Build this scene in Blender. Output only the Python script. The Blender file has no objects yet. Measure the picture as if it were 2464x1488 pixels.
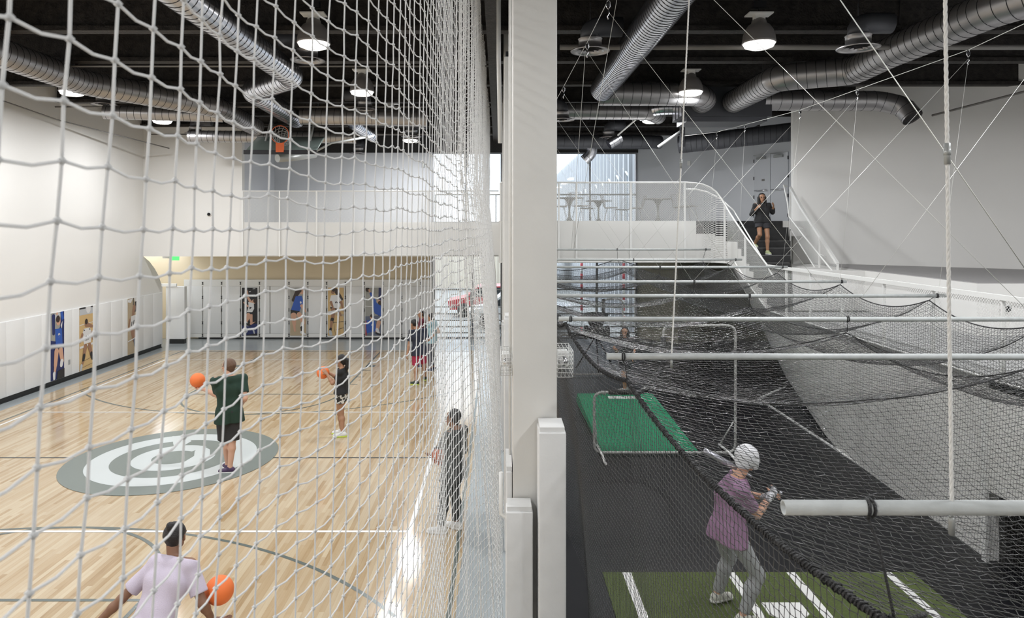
import bpy, math, random
import numpy as np
from mathutils import Vector, Matrix

random.seed(7)
RNG = np.random.default_rng(11)
C = bpy.context.scene.collection
D = bpy.data
PI = math.pi

# ---------------------------------------------------------------- camera, world, lights
F = 1672.0            # focal length in pixels of the 2464 px wide frame
VX, VY, EYE = 1200.0, 550.0, 4.02   # vanishing point and eye height
cam_d = D.cameras.new('camera')
cam = D.objects.new('camera', cam_d); C.objects.link(cam)
cam.location = (0, 0, EYE)
cam.rotation_euler = (PI/2, 0, 0)
cam_d.sensor_width = 36.0
cam_d.lens = F/2464*36.0
cam_d.shift_x = (1232-VX)/2464
cam_d.shift_y = (VY-744)/2464
cam_d.clip_start = 0.05; cam_d.clip_end = 400
cam_d.dof.use_dof = True
cam_d.dof.focus_distance = 9.0
cam_d.dof.aperture_fstop = 7.1
bpy.context.scene.camera = cam

vs = bpy.context.scene.view_settings
vs.view_transform = 'Standard'; vs.look = 'None'; vs.gamma = 1; vs.use_curve_mapping = False
vs.exposure = 0.07

world = D.worlds.new('world'); bpy.context.scene.world = world
world.use_nodes = True
bg = world.node_tree.nodes['Background']
bg.inputs[0].default_value = (0.86, 0.92, 1.0, 1)
bg.inputs[1].default_value = 3.2

sun_d = D.lights.new('sun', 'SUN'); sun_d.energy = 1.6; sun_d.angle = 0.02
sun = D.objects.new('sun', sun_d); C.objects.link(sun)
sun.rotation_euler = (math.radians(48), 0, math.radians(-155))

LAMP_POWER = 143.0
LAMP_SPOTS = [(x, y) for x in (-9.15, -2.93) for y in (-1.0, 3.0, 7.0, 11.0, 14.9, 18.9, 23.0)]
LAMP_SPOTS += [(4.12, y) for y in (-1.0, 3.0, 7.0, 11.0, 14.9, 18.8)] + [(10.2, 3.0), (10.2, 8.0)]

def at(px, py, Y):
    """point of the photograph at distance Y"""
    return ((px-VX)*Y/F, Y, EYE-(py-VY)*Y/F)
def fl(px, py, z=0.0):
    """pixel dropped on the horizontal plane at height z"""
    Y = (EYE-z)*F/(py-VY)
    return ((px-VX)*Y/F, Y, z)

# ---------------------------------------------------------------- materials
MATS = {}
def nt(m):
    return m.node_tree.nodes, m.node_tree.links
def mat(name, col, rough=0.6, metal=0.0, bump=0.0, bscale=60.0, var=0.0, vscale=4.0, spec=0.5, emis=None, es=0.0, coat=0.0):
    if name in MATS: return MATS[name]
    m = D.materials.new(name); m.use_nodes = True
    N, L = nt(m); b = N['Principled BSDF']
    b.inputs['Base Color'].default_value = (*col, 1)
    b.inputs['Roughness'].default_value = rough
    b.inputs['Metallic'].default_value = metal
    b.inputs['Specular IOR Level'].default_value = spec
    b.inputs['Coat Weight'].default_value = coat
    tc = N.new('ShaderNodeTexCoord')
    if var > 0:
        n = N.new('ShaderNodeTexNoise'); n.inputs['Scale'].default_value = vscale; n.inputs['Detail'].default_value = 4
        L.new(tc.outputs['Object'], n.inputs['Vector'])
        r = N.new('ShaderNodeMapRange'); r.inputs['From Min'].default_value = .3; r.inputs['From Max'].default_value = .7
        r.inputs['To Min'].default_value = 1-var; r.inputs['To Max'].default_value = 1+var*.6
        L.new(n.outputs['Fac'], r.inputs['Value'])
        mx = N.new('ShaderNodeVectorMath'); mx.operation = 'SCALE'
        mx.inputs[0].default_value = col
        L.new(r.outputs[0], mx.inputs['Scale']); L.new(mx.outputs[0], b.inputs['Base Color'])
    if bump > 0:
        n = N.new('ShaderNodeTexNoise'); n.inputs['Scale'].default_value = bscale; n.inputs['Detail'].default_value = 5
        L.new(tc.outputs['Object'], n.inputs['Vector'])
        bp = N.new('ShaderNodeBump'); bp.inputs['Strength'].default_value = bump; bp.inputs['Distance'].default_value = .02
        L.new(n.outputs['Fac'], bp.inputs['Height']); L.new(bp.outputs[0], b.inputs['Normal'])
    if emis:
        b.inputs['Emission Color'].default_value = (*emis, 1); b.inputs['Emission Strength'].default_value = es
    MATS[name] = m
    return m

WHITE_WALL = mat('white wall paint', (.80, .79, .765), .55, bump=.03, bscale=90, var=.02, vscale=.6)
COOL_WALL = mat('cool white wall paint', (.62, .64, .67), .6, bump=.03, bscale=90)
WARM_LIT_WALL = mat('warm lit wall paint', (.80, .69, .50), .6, bump=.03, bscale=80, var=.04, vscale=.8)  # tan tone is warm light put into the wall colour
PAD = mat('white vinyl pad', (.78, .785, .78), .38, bump=.06, bscale=9, var=.02, vscale=2)
PAD_COL = mat('white vinyl column pad', (.70, .70, .69), .35, bump=.12, bscale=14, var=.04, vscale=6)
COLUMN = mat('off white column paint', (.68, .67, .64), .5, bump=.05, bscale=30, var=.03, vscale=3)
BLACK_BASE = mat('black rubber base', (.018, .02, .02), .45)
RAIL_WHITE = mat('white painted steel', (.80, .80, .78), .4)
RAIL_GREY = mat('grey painted steel', (.36, .37, .36), .4, metal=.3)
BAR = mat('weathered white steel pipe', (.46, .48, .475), .42, bump=.1, bscale=60, var=.10, vscale=14)
WIRE = mat('galvanized cable', (.72, .72, .68), .35, metal=.2)
DARK_STEEL = mat('dark steel', (.03, .03, .034), .5, metal=.4)
CHROME = mat('chrome', (.75, .75, .77), .2, metal=1)
CEIL = mat('black sprayed steel', (.016, .015, .015), .55, bump=.9, bscale=45, var=.35, vscale=20)
BEAM = mat('black fireproofed steel', (.024, .020, .018), .65, bump=1.0, bscale=30, var=.7, vscale=9)
NETW = mat('white cord', (.80, .80, .79), .7)
N_, L_ = nt(NETW); tr_ = N_.new('ShaderNodeBsdfTranslucent'); tr_.inputs[0].default_value = (.82, .82, .82, 1); mx_ = N_.new('ShaderNodeMixShader'); mx_.inputs[0].default_value = .38
L_.new(N_['Principled BSDF'].outputs[0], mx_.inputs[1]); L_.new(tr_.outputs[0], mx_.inputs[2]); L_.new(mx_.outputs[0], N_['Material Output'].inputs[0])
NETB = mat('black tarred twine', (.028, .028, .028), .3, spec=1.0)
ROPEB = mat('black braided rope', (.014, .014, .015), .5, bump=1, bscale=160, spec=.7)
CORDW = mat('white twisted rope', (.70, .69, .66), .7)
SKIN_L = mat('fair skin', (.62, .36, .25), .5)
SKIN_M = mat('tan skin', (.36, .19, .11), .5)
SKIN_D = mat('brown skin', (.22, .11, .065), .5)
HAIR_B = mat('black hair', (.012, .010, .010), .45, bump=.6, bscale=120)
HAIR_BR = mat('brown hair', (.13, .07, .04), .55, bump=.6, bscale=120)
SOLE = mat('white rubber sole', (.75, .75, .73), .6)
ORANGE = mat('orange rubber', (.86, .19, .04), .5, bump=.3, bscale=260)
BALLDK = mat('worn orange rubber', (.42, .11, .05), .55, bump=.3, bscale=260)
GUNMETAL = mat('dark grey enamel', (.24, .225, .22), .4, metal=.1)

def duct_mat(name, col, rough, metal=1.0):
    m = mat(name, col, rough, metal)
    return m
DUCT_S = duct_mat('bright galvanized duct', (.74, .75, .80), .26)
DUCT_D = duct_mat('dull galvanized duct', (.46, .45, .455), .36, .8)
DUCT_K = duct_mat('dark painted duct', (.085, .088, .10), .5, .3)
SEAM = mat('duct seam', (.04, .04, .045), .5, .5)

def emit(name, col, s):
    m = D.materials.new(name); m.use_nodes = True
    N, L = nt(m); N.clear()
    e = N.new('ShaderNodeEmission'); e.inputs[0].default_value = (*col, 1); e.inputs[1].default_value = s
    o = N.new('ShaderNodeOutputMaterial'); L.new(e.outputs[0], o.inputs[0]); MATS[name] = m
    return m
BULB = emit('lit lamp lens', (1, .98, .95), 6.0)

def glass():
    m = D.materials.new('window glass'); m.use_nodes = True
    N, L = nt(m); N.clear()
    t = N.new('ShaderNodeBsdfTransparent'); t.inputs[0].default_value = (.93, .96, .97, 1)
    g = N.new('ShaderNodeBsdfGlossy'); g.inputs['Roughness'].default_value = .02
    f = N.new('ShaderNodeFresnel'); f.inputs[0].default_value = 1.45
    x = N.new('ShaderNodeMixShader'); o = N.new('ShaderNodeOutputMaterial')
    L.new(f.outputs[0], x.inputs[0]); L.new(t.outputs[0], x.inputs[1]); L.new(g.outputs[0], x.inputs[2]); L.new(x.outputs[0], o.inputs[0])
    return m
GLASS = glass()

def mathn(N, L, op, a, b=None, c=None):
    n = N.new('ShaderNodeMath'); n.operation = op
    for i, v in enumerate((a, b, c)):
        if v is None: continue
        if isinstance(v, (int, float)): n.inputs[i].default_value = v
        else: L.new(v, n.inputs[i])
    return n.outputs[0]

def mesh_mat(name, col, pitch, fill):
    """perforated / expanded metal sheet: round holes in a staggered grid"""
    m = D.materials.new(name); m.use_nodes = True
    N, L = nt(m); b = N['Principled BSDF']
    b.inputs['Base Color'].default_value = (*col, 1); b.inputs['Roughness'].default_value = .45
    tc = N.new('ShaderNodeTexCoord'); s = N.new('ShaderNodeSeparateXYZ'); L.new(tc.outputs['Object'], s.inputs[0])
    u = mathn(N, L, 'ADD', s.outputs[0], s.outputs[1]); v = s.outputs[2]
    p = mathn(N, L, 'DIVIDE', u, pitch); q = mathn(N, L, 'DIVIDE', v, pitch*.5)
    a = mathn(N, L, 'ADD', p, mathn(N, L, 'MULTIPLY', q, .5)); c = mathn(N, L, 'SUBTRACT', p, mathn(N, L, 'MULTIPLY', q, .5))
    fa = mathn(N, L, 'ABSOLUTE', mathn(N, L, 'SUBTRACT', mathn(N, L, 'FRACT', a), .5))
    fc = mathn(N, L, 'ABSOLUTE', mathn(N, L, 'SUBTRACT', mathn(N, L, 'FRACT', c), .5))
    mx = mathn(N, L, 'MAXIMUM', fa, fc)
    solid = mathn(N, L, 'GREATER_THAN', mx, fill)
    L.new(solid, b.inputs['Alpha'])
    MATS[name] = m
    return m
MESHW = mesh_mat('white perforated steel', (.80, .80, .78), .046, .40)

def wood_floor():
    m = D.materials.new('maple strip floor'); m.use_nodes = True
    N, L = nt(m); b = N['Principled BSDF']
    tc = N.new('ShaderNodeTexCoord'); s = N.new('ShaderNodeSeparateXYZ'); L.new(tc.outputs['Object'], s.inputs[0])
    row = mathn(N, L, 'FLOOR', mathn(N, L, 'DIVIDE', s.outputs[0], .057))
    w = N.new('ShaderNodeTexWhiteNoise'); w.noise_dimensions = '1D'; L.new(row, w.inputs['W'])
    yy = mathn(N, L, 'ADD', mathn(N, L, 'DIVIDE', s.outputs[1], 1.0), mathn(N, L, 'MULTIPLY', w.outputs['Value'], 7.3))
    pl = mathn(N, L, 'FLOOR', yy)
    cb = N.new('ShaderNodeCombineXYZ'); L.new(row, cb.inputs[0]); L.new(pl, cb.inputs[1])
    w2 = N.new('ShaderNodeTexWhiteNoise'); w2.noise_dimensions = '2D'; L.new(cb.outputs[0], w2.inputs['Vector'])
    mp = N.new('ShaderNodeMapping'); mp.inputs['Scale'].default_value = (14, .9, 1); L.new(tc.outputs['Object'], mp.inputs[0])
    n = N.new('ShaderNodeTexNoise'); n.inputs['Scale'].default_value = 1.6; n.inputs['Detail'].default_value = 6; n.inputs['Roughness'].default_value = .65
    L.new(mp.outputs[0], n.inputs['Vector'])
    fac = mathn(N, L, 'ADD', mathn(N, L, 'MULTIPLY', w2.outputs['Value'], .62), mathn(N, L, 'MULTIPLY', n.outputs['Fac'], .55))
    r = N.new('ShaderNodeValToRGB'); L.new(fac, r.inputs[0])
    e = r.color_ramp.elements
    e[0].position = .12; e[0].color = (.29, .18, .085, 1)
    e[1].position = 1.0; e[1].color = (.56, .465, .325, 1)
    x = e.new(.38); x.color = (.44, .325, .195, 1)
    x = e.new(.66); x.color = (.50, .395, .265, 1)
    fx = mathn(N, L, 'FRACT', mathn(N, L, 'DIVIDE', s.outputs[0], .057))
    gap = mathn(N, L, 'LESS_THAN', fx, .03)
    mxc = N.new('ShaderNodeMixRGB'); mxc.inputs[2].default_value = (.30, .20, .10, 1)
    L.new(mathn(N, L, 'MULTIPLY', gap, .6), mxc.inputs[0]); L.new(r.outputs[0], mxc.inputs[1])
    L.new(mxc.outputs[0], b.inputs['Base Color'])
    b.inputs['Roughness'].default_value = .12
    b.inputs['Specular IOR Level'].default_value = .5
    n2 = N.new('ShaderNodeTexNoise'); n2.inputs['Scale'].default_value = 3.0; L.new(tc.outputs['Object'], n2.inputs['Vector'])
    bp = N.new('ShaderNodeBump'); bp.inputs['Strength'].default_value = .025; bp.inputs['Distance'].default_value = .01
    L.new(n2.outputs['Fac'], bp.inputs['Height']); L.new(bp.outputs[0], b.inputs['Normal'])
    MATS['maple'] = m
    return m
WOOD = wood_floor()
CONCRETE = mat('grey sealed concrete', (.33, .36, .37), .22, var=.05, vscale=1.5)
RUBBER = mat('black rubber turf', (.004, .004, .006), .38, spec=.22, bump=.15, bscale=300, var=.25, vscale=40)
LINE_G = mat('grey court paint', (.115, .135, .125), .25)
LINE_K = mat('dark court paint', (.045, .05, .05), .25)
LINE_W = mat('white court paint', (.82, .82, .80), .25)
LOGO_D = mat('slate court paint', (.17, .20, .185), .25)
LOGO_L = mat('silver court paint', (.56, .60, .60), .25)
TURF = mat('olive green turf', (.13, .175, .045), .85, bump=.9, bscale=240, var=.3, vscale=60)
GREENMAT = mat('bright green turf', (.012, .33, .15), .85, bump=.9, bscale=240, var=.15, vscale=40)
STAIR = mat('black stair rubber', (.02, .02, .021), .5, var=.3, vscale=12)
LEDGE = mat('grey ledge surface', (.34, .33, .33), .6)

# ---------------------------------------------------------------- mesh helpers
class MB:
    def __init__(s): s.v = []; s.f = []; s.m = []; s.mats = []; s.cur = 0; s.sm = []; s.smooth = False
    def use(s, m):
        if m not in s.mats: s.mats.append(m)
        s.cur = s.mats.index(m); return s
    def add(s, vs_, fs, smooth=None):
        o = len(s.v); s.v.extend([tuple(p) for p in vs_])
        sm = s.smooth if smooth is None else smooth
        for f in fs: s.f.append(tuple(o+i for i in f)); s.m.append(s.cur); s.sm.append(sm)
    def box(s, x0, x1, y0, y1, z0, z1, M=None, bev=0.0):
        if bev > 0: return s.bbox(x0, x1, y0, y1, z0, z1, bev, M)
        p = [(x0,y0,z0),(x1,y0,z0),(x1,y1,z0),(x0,y1,z0),(x0,y0,z1),(x1,y0,z1),(x1,y1,z1),(x0,y1,z1)]
        if M is not None: p = [M @ Vector(q) for q in p]
        s.add(p, [(0,3,2,1),(4,5,6,7),(0,1,5,4),(1,2,6,5),(2,3,7,6),(3,0,4,7)], False)
    def bbox(s, x0, x1, y0, y1, z0, z1, b, M=None):
        # bevelled box: rounded outline in plan, bevelled top and bottom
        def ring(ins, z):
            r = []
            for cx, cy, a0 in ((x1-b, y1-b, 0), (x0+b, y1-b, 90), (x0+b, y0+b, 180), (x1-b, y0+b, 270)):
                for k in range(4):
                    a = math.radians(a0+30*k); q = b-ins
                    r.append((cx+q*math.cos(a), cy+q*math.sin(a), z))
            return r
        rings = [ring(b*.7, z0), ring(b*.2, z0+b*.3), ring(0, z0+b), ring(0, z1-b), ring(b*.2, z1-b*.3), ring(b*.7, z1)]
        n = 16; vs_ = [q for r in rings for q in r]
        if M is not None: vs_ = [M @ Vector(q) for q in vs_]
        fs = [tuple(reversed(range(n))), tuple(range(5*n, 6*n))]
        for k in range(5):
            for i in range(n): fs.append((k*n+i, k*n+(i+1)%n, (k+1)*n+(i+1)%n, (k+1)*n+i))
        s.add(vs_, fs, True)
    def obox(s, c, u, v, w, a, b_, c_):
        """box centred c with half-extents a,b_,c_ along unit vectors u,v,w"""
        c = Vector(c); u = Vector(u).normalized(); v = Vector(v).normalized(); w = Vector(w).normalized()
        p = []
        for dz in (-1, 1):
            for dx, dy in ((-1,-1),(1,-1),(1,1),(-1,1)): p.append(c+u*a*dx+v*b_*dy+w*c_*dz)
        s.add(p, [(0,3,2,1),(4,5,6,7),(0,1,5,4),(1,2,6,5),(2,3,7,6),(3,0,4,7)], False)
    def tube(s, pts, r, n=8, caps=True, closed=False):
        pts = [Vector(p) for p in pts]; k = len(pts)
        rs = r if isinstance(r, (list, tuple)) else [r]*k
        up = None; vs_ = []
        for i in range(k):
            if closed: t = pts[(i+1)%k]-pts[i-1]
            elif i == 0: t = pts[1]-pts[0]
            elif i == k-1: t = pts[-1]-pts[-2]
            else: t = (pts[i+1]-pts[i]).normalized()+(pts[i]-pts[i-1]).normalized()
            if t.length < 1e-9: t = Vector((0,0,1))
            t.normalize()
            if up is None:
                up = Vector((0,0,1)) if abs(t.z) < .9 else Vector((1,0,0))
            a = t.cross(up)
            if a.length < 1e-6: a = t.orthogonal()
            a.normalize(); b = a.cross(t).normalized(); up = b
            for j in range(n):
                th = 2*PI*j/n; vs_.append(pts[i]+(a*math.cos(th)+b*math.sin(th))*rs[i])
        fs = []
        for i in range(k if closed else k-1):
            i2 = (i+1) % k
            for j in range(n): fs.append((i*n+j, i*n+(j+1)%n, i2*n+(j+1)%n, i2*n+j))
        s.add(vs_, fs, True)
        if caps and not closed:
            o = len(s.v)-len(vs_)
            s.f.append(tuple(o+j for j in reversed(range(n)))); s.m.append(s.cur); s.sm.append(False)
            s.f.append(tuple(o+(k-1)*n+j for j in range(n))); s.m.append(s.cur); s.sm.append(False)
    def lathe(s, prof, c=(0,0,0), n=24, M=None):
        """profile [(r,z)...] revolved round z"""
        vs_ = []; c = Vector(c)
        for r, z in prof:
            for j in range(n):
                a = 2*PI*j/n; p = Vector((r*math.cos(a), r*math.sin(a), z))
                if M is not None: p = M @ p
                vs_.append(p+c)
        fs = []
        for i in range(len(prof)-1):
            for j in range(n): fs.append((i*n+j, i*n+(j+1)%n, (i+1)*n+(j+1)%n, (i+1)*n+j))
        s.add(vs_, fs, True)
    def poly(s, pts): s.add(pts, [tuple(range(len(pts)))], False)
    def prism(s, pts, d):
        """extrude a planar polygon by vector d"""
        n = len(pts); d = Vector(d); a = [Vector(p) for p in pts]
        vs_ = a+[p+d for p in a]
        fs = [tuple(reversed(range(n))), tuple(range(n, 2*n))]+[(i, (i+1)%n, n+(i+1)%n, n+i) for i in range(n)]
        s.add(vs_, fs, False)
    def sphere(s, c, r, n=16, m=10, sc=(1,1,1)):
        c = Vector(c); vs_ = []
        for i in range(m+1):
            th = PI*i/m
            for j in range(n):
                a = 2*PI*j/n
                vs_.append(c+Vector((r*sc[0]*math.sin(th)*math.cos(a), r*sc[1]*math.sin(th)*math.sin(a), r*sc[2]*math.cos(th))))
        s.add(vs_, [(i*n+j, (i+1)*n+j, (i+1)*n+(j+1)%n, i*n+(j+1)%n) for i in range(m) for j in range(n)], True)
    def strip(s, path, w, z):
        """flat painted line along a plan path [(x,y)...]"""
        n = len(path); vs_ = []
        for i in range(n):
            a = Vector(path[max(i-1,0)]); b = Vector(path[min(i+1,n-1)]); t = (b-a).normalized()
            q = Vector((-t.y, t.x))*w/2; p = Vector(path[i])
            vs_ += [(p.x+q.x, p.y+q.y, z), (p.x-q.x, p.y-q.y, z)]
        s.add(vs_, [(2*i, 2*i+1, 2*i+3, 2*i+2) for i in range(n-1)], False)
    def build(s, name, m=None, parent=None, loc=None):
        me = D.meshes.new(name); vv = s.v
        if loc is not None: vv = [(p[0]-loc[0], p[1]-loc[1], p[2]-loc[2]) for p in s.v]
        me.from_pydata(vv, [], s.f); me.update()
        mats = s.mats if s.mats else [m]
        for q in mats: me.materials.append(q)
        if s.mats: me.polygons.foreach_set('material_index', s.m)
        me.polygons.foreach_set('use_smooth', s.sm)
        o = D.objects.new(name, me); C.objects.link(o)
        if loc is not None: o.location = loc
        if parent is not None:
            o.parent = parent
        return o

def tag(o, label=None, cat=None, group=None, kind=None):
    if label: o['label'] = label
    if cat: o['category'] = cat
    if group: o['group'] = group
    if kind: o['kind'] = kind
    return o
def thing(name, label, cat, loc=(0,0,0), rz=0.0, group=None):
    o = D.objects.new(name, None); C.objects.link(o); o.location = loc; o.rotation_euler = (0,0,rz)
    o.empty_display_size = .1
    return tag(o, label, cat, group)
def struct(name, mb, m=None, parent=None, label=None):
    o = mb.build(name, m, parent)
    if parent is None:
        o['kind'] = 'structure'
        if label: o['label'] = label
    return o
def copy_tree(o, parent=None):
    c = o.copy(); C.objects.link(c)
    if parent is not None: c.parent = parent
    for ch in [k for k in D.objects if k.parent == o]: copy_tree(ch, c)
    return c
KIDS = {}
def dup(root, label=None, group=None):
    """copy of a thing with its parts and sub-parts"""
    def rec(o, par):
        c = o.copy(); C.objects.link(c)
        if par is not None: c.parent = par
        for ch in o.children: rec(ch, c)
        return c
    bpy.context.view_layer.update()
    c = rec(root, None)
    if label: c['label'] = label
    if group: c['group'] = group
    return c

def np_mesh(name, V, Q, m, parent=None, smooth=True, loc=None):
    me = D.meshes.new(name)
    V = np.asarray(V, np.float32); Q = np.asarray(Q, np.int32); k = Q.shape[1]
    if loc is not None: V = V-np.array(loc, np.float32)
    me.vertices.add(len(V)); me.vertices.foreach_set('co', V.ravel())
    me.loops.add(Q.size); me.loops.foreach_set('vertex_index', Q.ravel())
    me.polygons.add(len(Q)); me.polygons.foreach_set('loop_start', np.arange(0, Q.size, k, dtype=np.int32))
    me.polygons.foreach_set('loop_total', np.full(len(Q), k, np.int32))
    me.polygons.foreach_set('use_smooth', np.full(len(Q), smooth, bool))
    me.materials.append(m); me.update(calc_edges=True)
    o = D.objects.new(name, me); C.objects.link(o)
    if loc is not None and parent is None: o.location = loc
    if parent is not None: o.parent = parent
    return o

def edge_tubes(A, B, r, sides=3):
    """prisms for segments A->B (n,3) ; returns verts, quads"""
    A = np.asarray(A, float); B = np.asarray(B, float)
    T = B-A; Ln = np.linalg.norm(T, axis=1, keepdims=True); T = T/np.maximum(Ln, 1e-9)
    ref = np.where(np.abs(T[:, 2:3]) < .8, np.array([[0, 0, 1.]]), np.array([[1., 0, 0]]))
    U = np.cross(T, ref); U /= np.maximum(np.linalg.norm(U, axis=1, keepdims=True), 1e-9); W = np.cross(U, T)
    rr = np.asarray(r, float); rr = rr.reshape(-1, 1) if rr.ndim else rr
    n = len(A); V = np.empty((n, 2*sides, 3))
    for j in range(sides):
        a = 2*PI*j/sides; d = (U*math.cos(a)+W*math.sin(a))*rr
        V[:, j] = A+d; V[:, sides+j] = B+d
    base = (np.arange(n)*2*sides)[:, None]
    Q = []
    for j in range(sides):
        j2 = (j+1) % sides
        Q.append(base+np.array([[j, j2, sides+j2, sides+j]]))
    return V.reshape(-1, 3), np.concatenate(Q, 0)
def net_object(name, P, r, m, sides=3, parent=None, knots=0.0, mask=None):
    """P: (n,m,3) grid of knots"""
    A = [P[:-1].reshape(-1, 3), P[:, :-1].reshape(-1, 3)]; B = [P[1:].reshape(-1, 3), P[:, 1:].reshape(-1, 3)]
    V, Q = edge_tubes(np.concatenate(A), np.concatenate(B), r, sides)
    if knots > 0:
        K = P.reshape(-1, 3); o = len(V)
        dirs = np.array([[1,0,0],[-1,0,0],[0,1,0],[0,-1,0],[0,0,1],[0,0,-1]])*knots
        KV = (K[:, None, :]+dirs[None]).reshape(-1, 3)
        fc = np.array([[0,2,4,4],[2,1,4,4],[1,3,4,4],[3,0,4,4],[2,0,5,5],[1,2,5,5],[3,1,5,5],[0,3,5,5]])
        tri = fc[:, :3]
        KQ = (o+np.arange(len(K))[:, None, None]*6+tri[None]).reshape(-1, 3)
        o1 = np_mesh(name, V, Q, m, parent)
        # join knot triangles through a second pass on the same mesh
        me = D.meshes.new(name)
        AV = np.concatenate([V, KV]).astype(np.float32)
        ls = np.concatenate([np.arange(len(Q))*4, len(Q)*4+np.arange(len(KQ))*3]).astype(np.int32)
        lt = np.concatenate([np.full(len(Q), 4), np.full(len(KQ), 3)]).astype(np.int32)
        me.vertices.add(len(AV)); me.vertices.foreach_set('co', AV.ravel())
        li = np.concatenate([Q.ravel(), KQ.ravel()]).astype(np.int32)
        me.loops.add(len(li)); me.loops.foreach_set('vertex_index', li)
        me.polygons.add(len(ls)); me.polygons.foreach_set('loop_start', ls); me.polygons.foreach_set('loop_total', lt)
        me.polygons.foreach_set('use_smooth', np.ones(len(ls), bool))
        me.materials.append(m); me.update(calc_edges=True)
        old = o1.data; o1.data = me; D.meshes.remove(old); me.name = name
        return o1
    return np_mesh(name, V, Q, m, parent)

def arc(cx, cy, r, a0, a1, n=40):
    return [(cx+r*math.cos(math.radians(a0+(a1-a0)*i/n)), cy+r*math.sin(math.radians(a0+(a1-a0)*i/n))) for i in range(n+1)]
# ================================================================ SETTING
XL = -11.4; YG = 22.3; YC = 18.2; YB = 25.5; ZF = 4.22; ZS = 3.12; ZC = 7.9
b = MB(); b.box(-13.4, .28, -4, YB+.1, -.1, 0); fl0 = struct('floor', b, CONCRETE)
b = MB(); b.box(-10.96, -.45, -4, 22.85, .0, .004); woodf = b.build('maple_court', WOOD, fl0)
b = MB(); b.box(.28, 12.7, -4, YB+.1, -.1, 0); struct('floor', b, RUBBER)

# --- painted lines of the court
CX, CYC = -5.68, 12.16
g = MB(); z = .006
for sgn in (-1, 1):
    yb = CYC-sgn*8.85; ft = CYC-sgn*4.66
    for (r, w) in ((6.02, .05),):
        pts = [(x, y) for (x, y) in arc(CX, yb, r, 0, 180*sgn, 90) if -10.36 < x < -.98]
        g.strip(pts, w, z)
    g.strip([(CX-1.83, ft), (CX+1.83, ft)], .05, z)
    g.strip(arc(CX, ft, 1.83, 0, 180*sgn, 60), .05, z+.0008)
    for x in (CX-1.83, CX+1.83): g.strip([(x, ft), (x, CYC-sgn*10.5)], .05, z)
    for x, s2 in ((CX-1.83, -1), (CX+1.83, 1)):
        for d_ in (1.05, 1.95, 2.85): g.strip([(x, ft-sgn*d_), (x+s2*.22, ft-sgn*d_)], .05, z)
        g.strip([(x, ft-sgn*3.45), (x+s2*.24, ft-sgn*3.45)], .28, z)
    g.strip([(-10.38, CYC-sgn*10.5), (-.98, CYC-sgn*10.5)], .05, z)
g.strip([(-10.36, -1), (-10.36, 22.66)], .05, z)
g.strip([(-.52, -1), (-.52, 22.84)], .05, z)
g.build('grey_court_lines', LINE_G, fl0)
g = MB(); g.strip([(-10.36, CYC), (-.98, CYC)], .05, .007); g.build('half_court_line', LINE_K, fl0)
g = MB()
for x in (-10.17, -1.18): g.strip([(x, 3.2), (x, 21.2)], .055, .0065)
for y in (21.2, 15.17, 9.2, 3.2): g.strip([(-10.19, y), (-1.16, y)], .055, .0075)
g.build('white_volleyball_lines', LINE_W, fl0)
# --- centre emblem, traced on the floor
lg = MB()
def disc(r, z, m, n=72): lg.use(m).poly([(CX+r*math.cos(2*PI*i/n), CYC+r*math.sin(2*PI*i/n), z) for i in range(n)])
disc(1.74, .0095, LOGO_D); disc(1.37, .0105, LOGO_L)
def ring(r0, r1, a0, a1, z, m, n=60):
    lg.use(m); o = arc(CX, CYC, r1, a0, a1, n); i_ = arc(CX, CYC, r0, a0, a1, n)
    lg.add([(x, y, z) for x, y in o]+[(x, y, z) for x, y in i_], [(k, k+1, n+2+k, n+1+k) for k in range(n)], False)
disc(1.0, .0115, LOGO_D)
ring(.36, .68, 62, 372, .0125, LOGO_L)
lg.use(LOGO_L)
ch = [(1225, 258), (1240, 300), (1345, 240), (1290, 225), (1225, 232)]
lg.poly([fl(p[0]/2.929, 980+p[1]/2.929, .013) for p in [(1221, 262), (1240, 305), (1350, 240), (1300, 205), (1215, 205)]])
lg.poly([fl(p[0]/2.929, 980+p[1]/2.929, .0135) for p in [(1372, 312), (1405, 281), (1450, 284), (1480, 300), (1480, 335), (1440, 372), (1340, 400), (1280, 398), (1368, 345)]])
lg.build('centre_circle_emblem', None, fl0)

# --- left wall with the coved end
b = MB()
prof = [(-4, 0), (23.5, 0), (23.5, 2.05), (23.44, 2.2), (23.3, 2.42), (23.05, 2.67), (22.7, 2.93), (22.3, ZS), (22.3, ZC), (-4, ZC)]
b.prism([(XL, y, z_) for y, z_ in prof], (-.35, 0, 0)); struct('wall_left', b, WHITE_WALL)
b = MB(); b.box(XL, XL+.012, -4, 23.46, 0, .13); b.box(XL+.012, XL+.03, -4, 23.46, 0, .02); struct('baseboard_left', b, BLACK_BASE)
b = MB(); b.box(-13.4, -13.2, 22.0, YB, 0, ZS); b.box(-13.4, -11.75, 21.9, 22.1, 0, ZS); struct('wall_left_recess', b, WARM_LIT_WALL)
# --- far wall under the gallery
b = MB(); b.box(-13.4, -2.44, YB-.12, YB+.1, 0, ZS); struct('wall_back', b, WARM_LIT_WALL)
b = MB(); b.box(-10.95, -2.5, YB-.16, YB-.12, 0, .06); struct('baseboard_back', b, BLACK_BASE)
b = MB(); b.box(-2.5, -2.40, YB-.3, YB+.1, 0, ZS); struct('trim_1', b, RAIL_WHITE)
b = MB(); b.prism([(5.06, YB, 0), (6.25, 24.2, 0), (8.2, 24.9, 0), (12.6, 24.9, 0), (12.6, 25.6, 0), (5.06, 25.6, 0)], (0, 0, ZS)); struct('wall_back_right', b, mat('shaded cream wall paint', (.50, .49, .39), .6))  # cream wall, its shade put into the colour as olive grey
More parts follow.
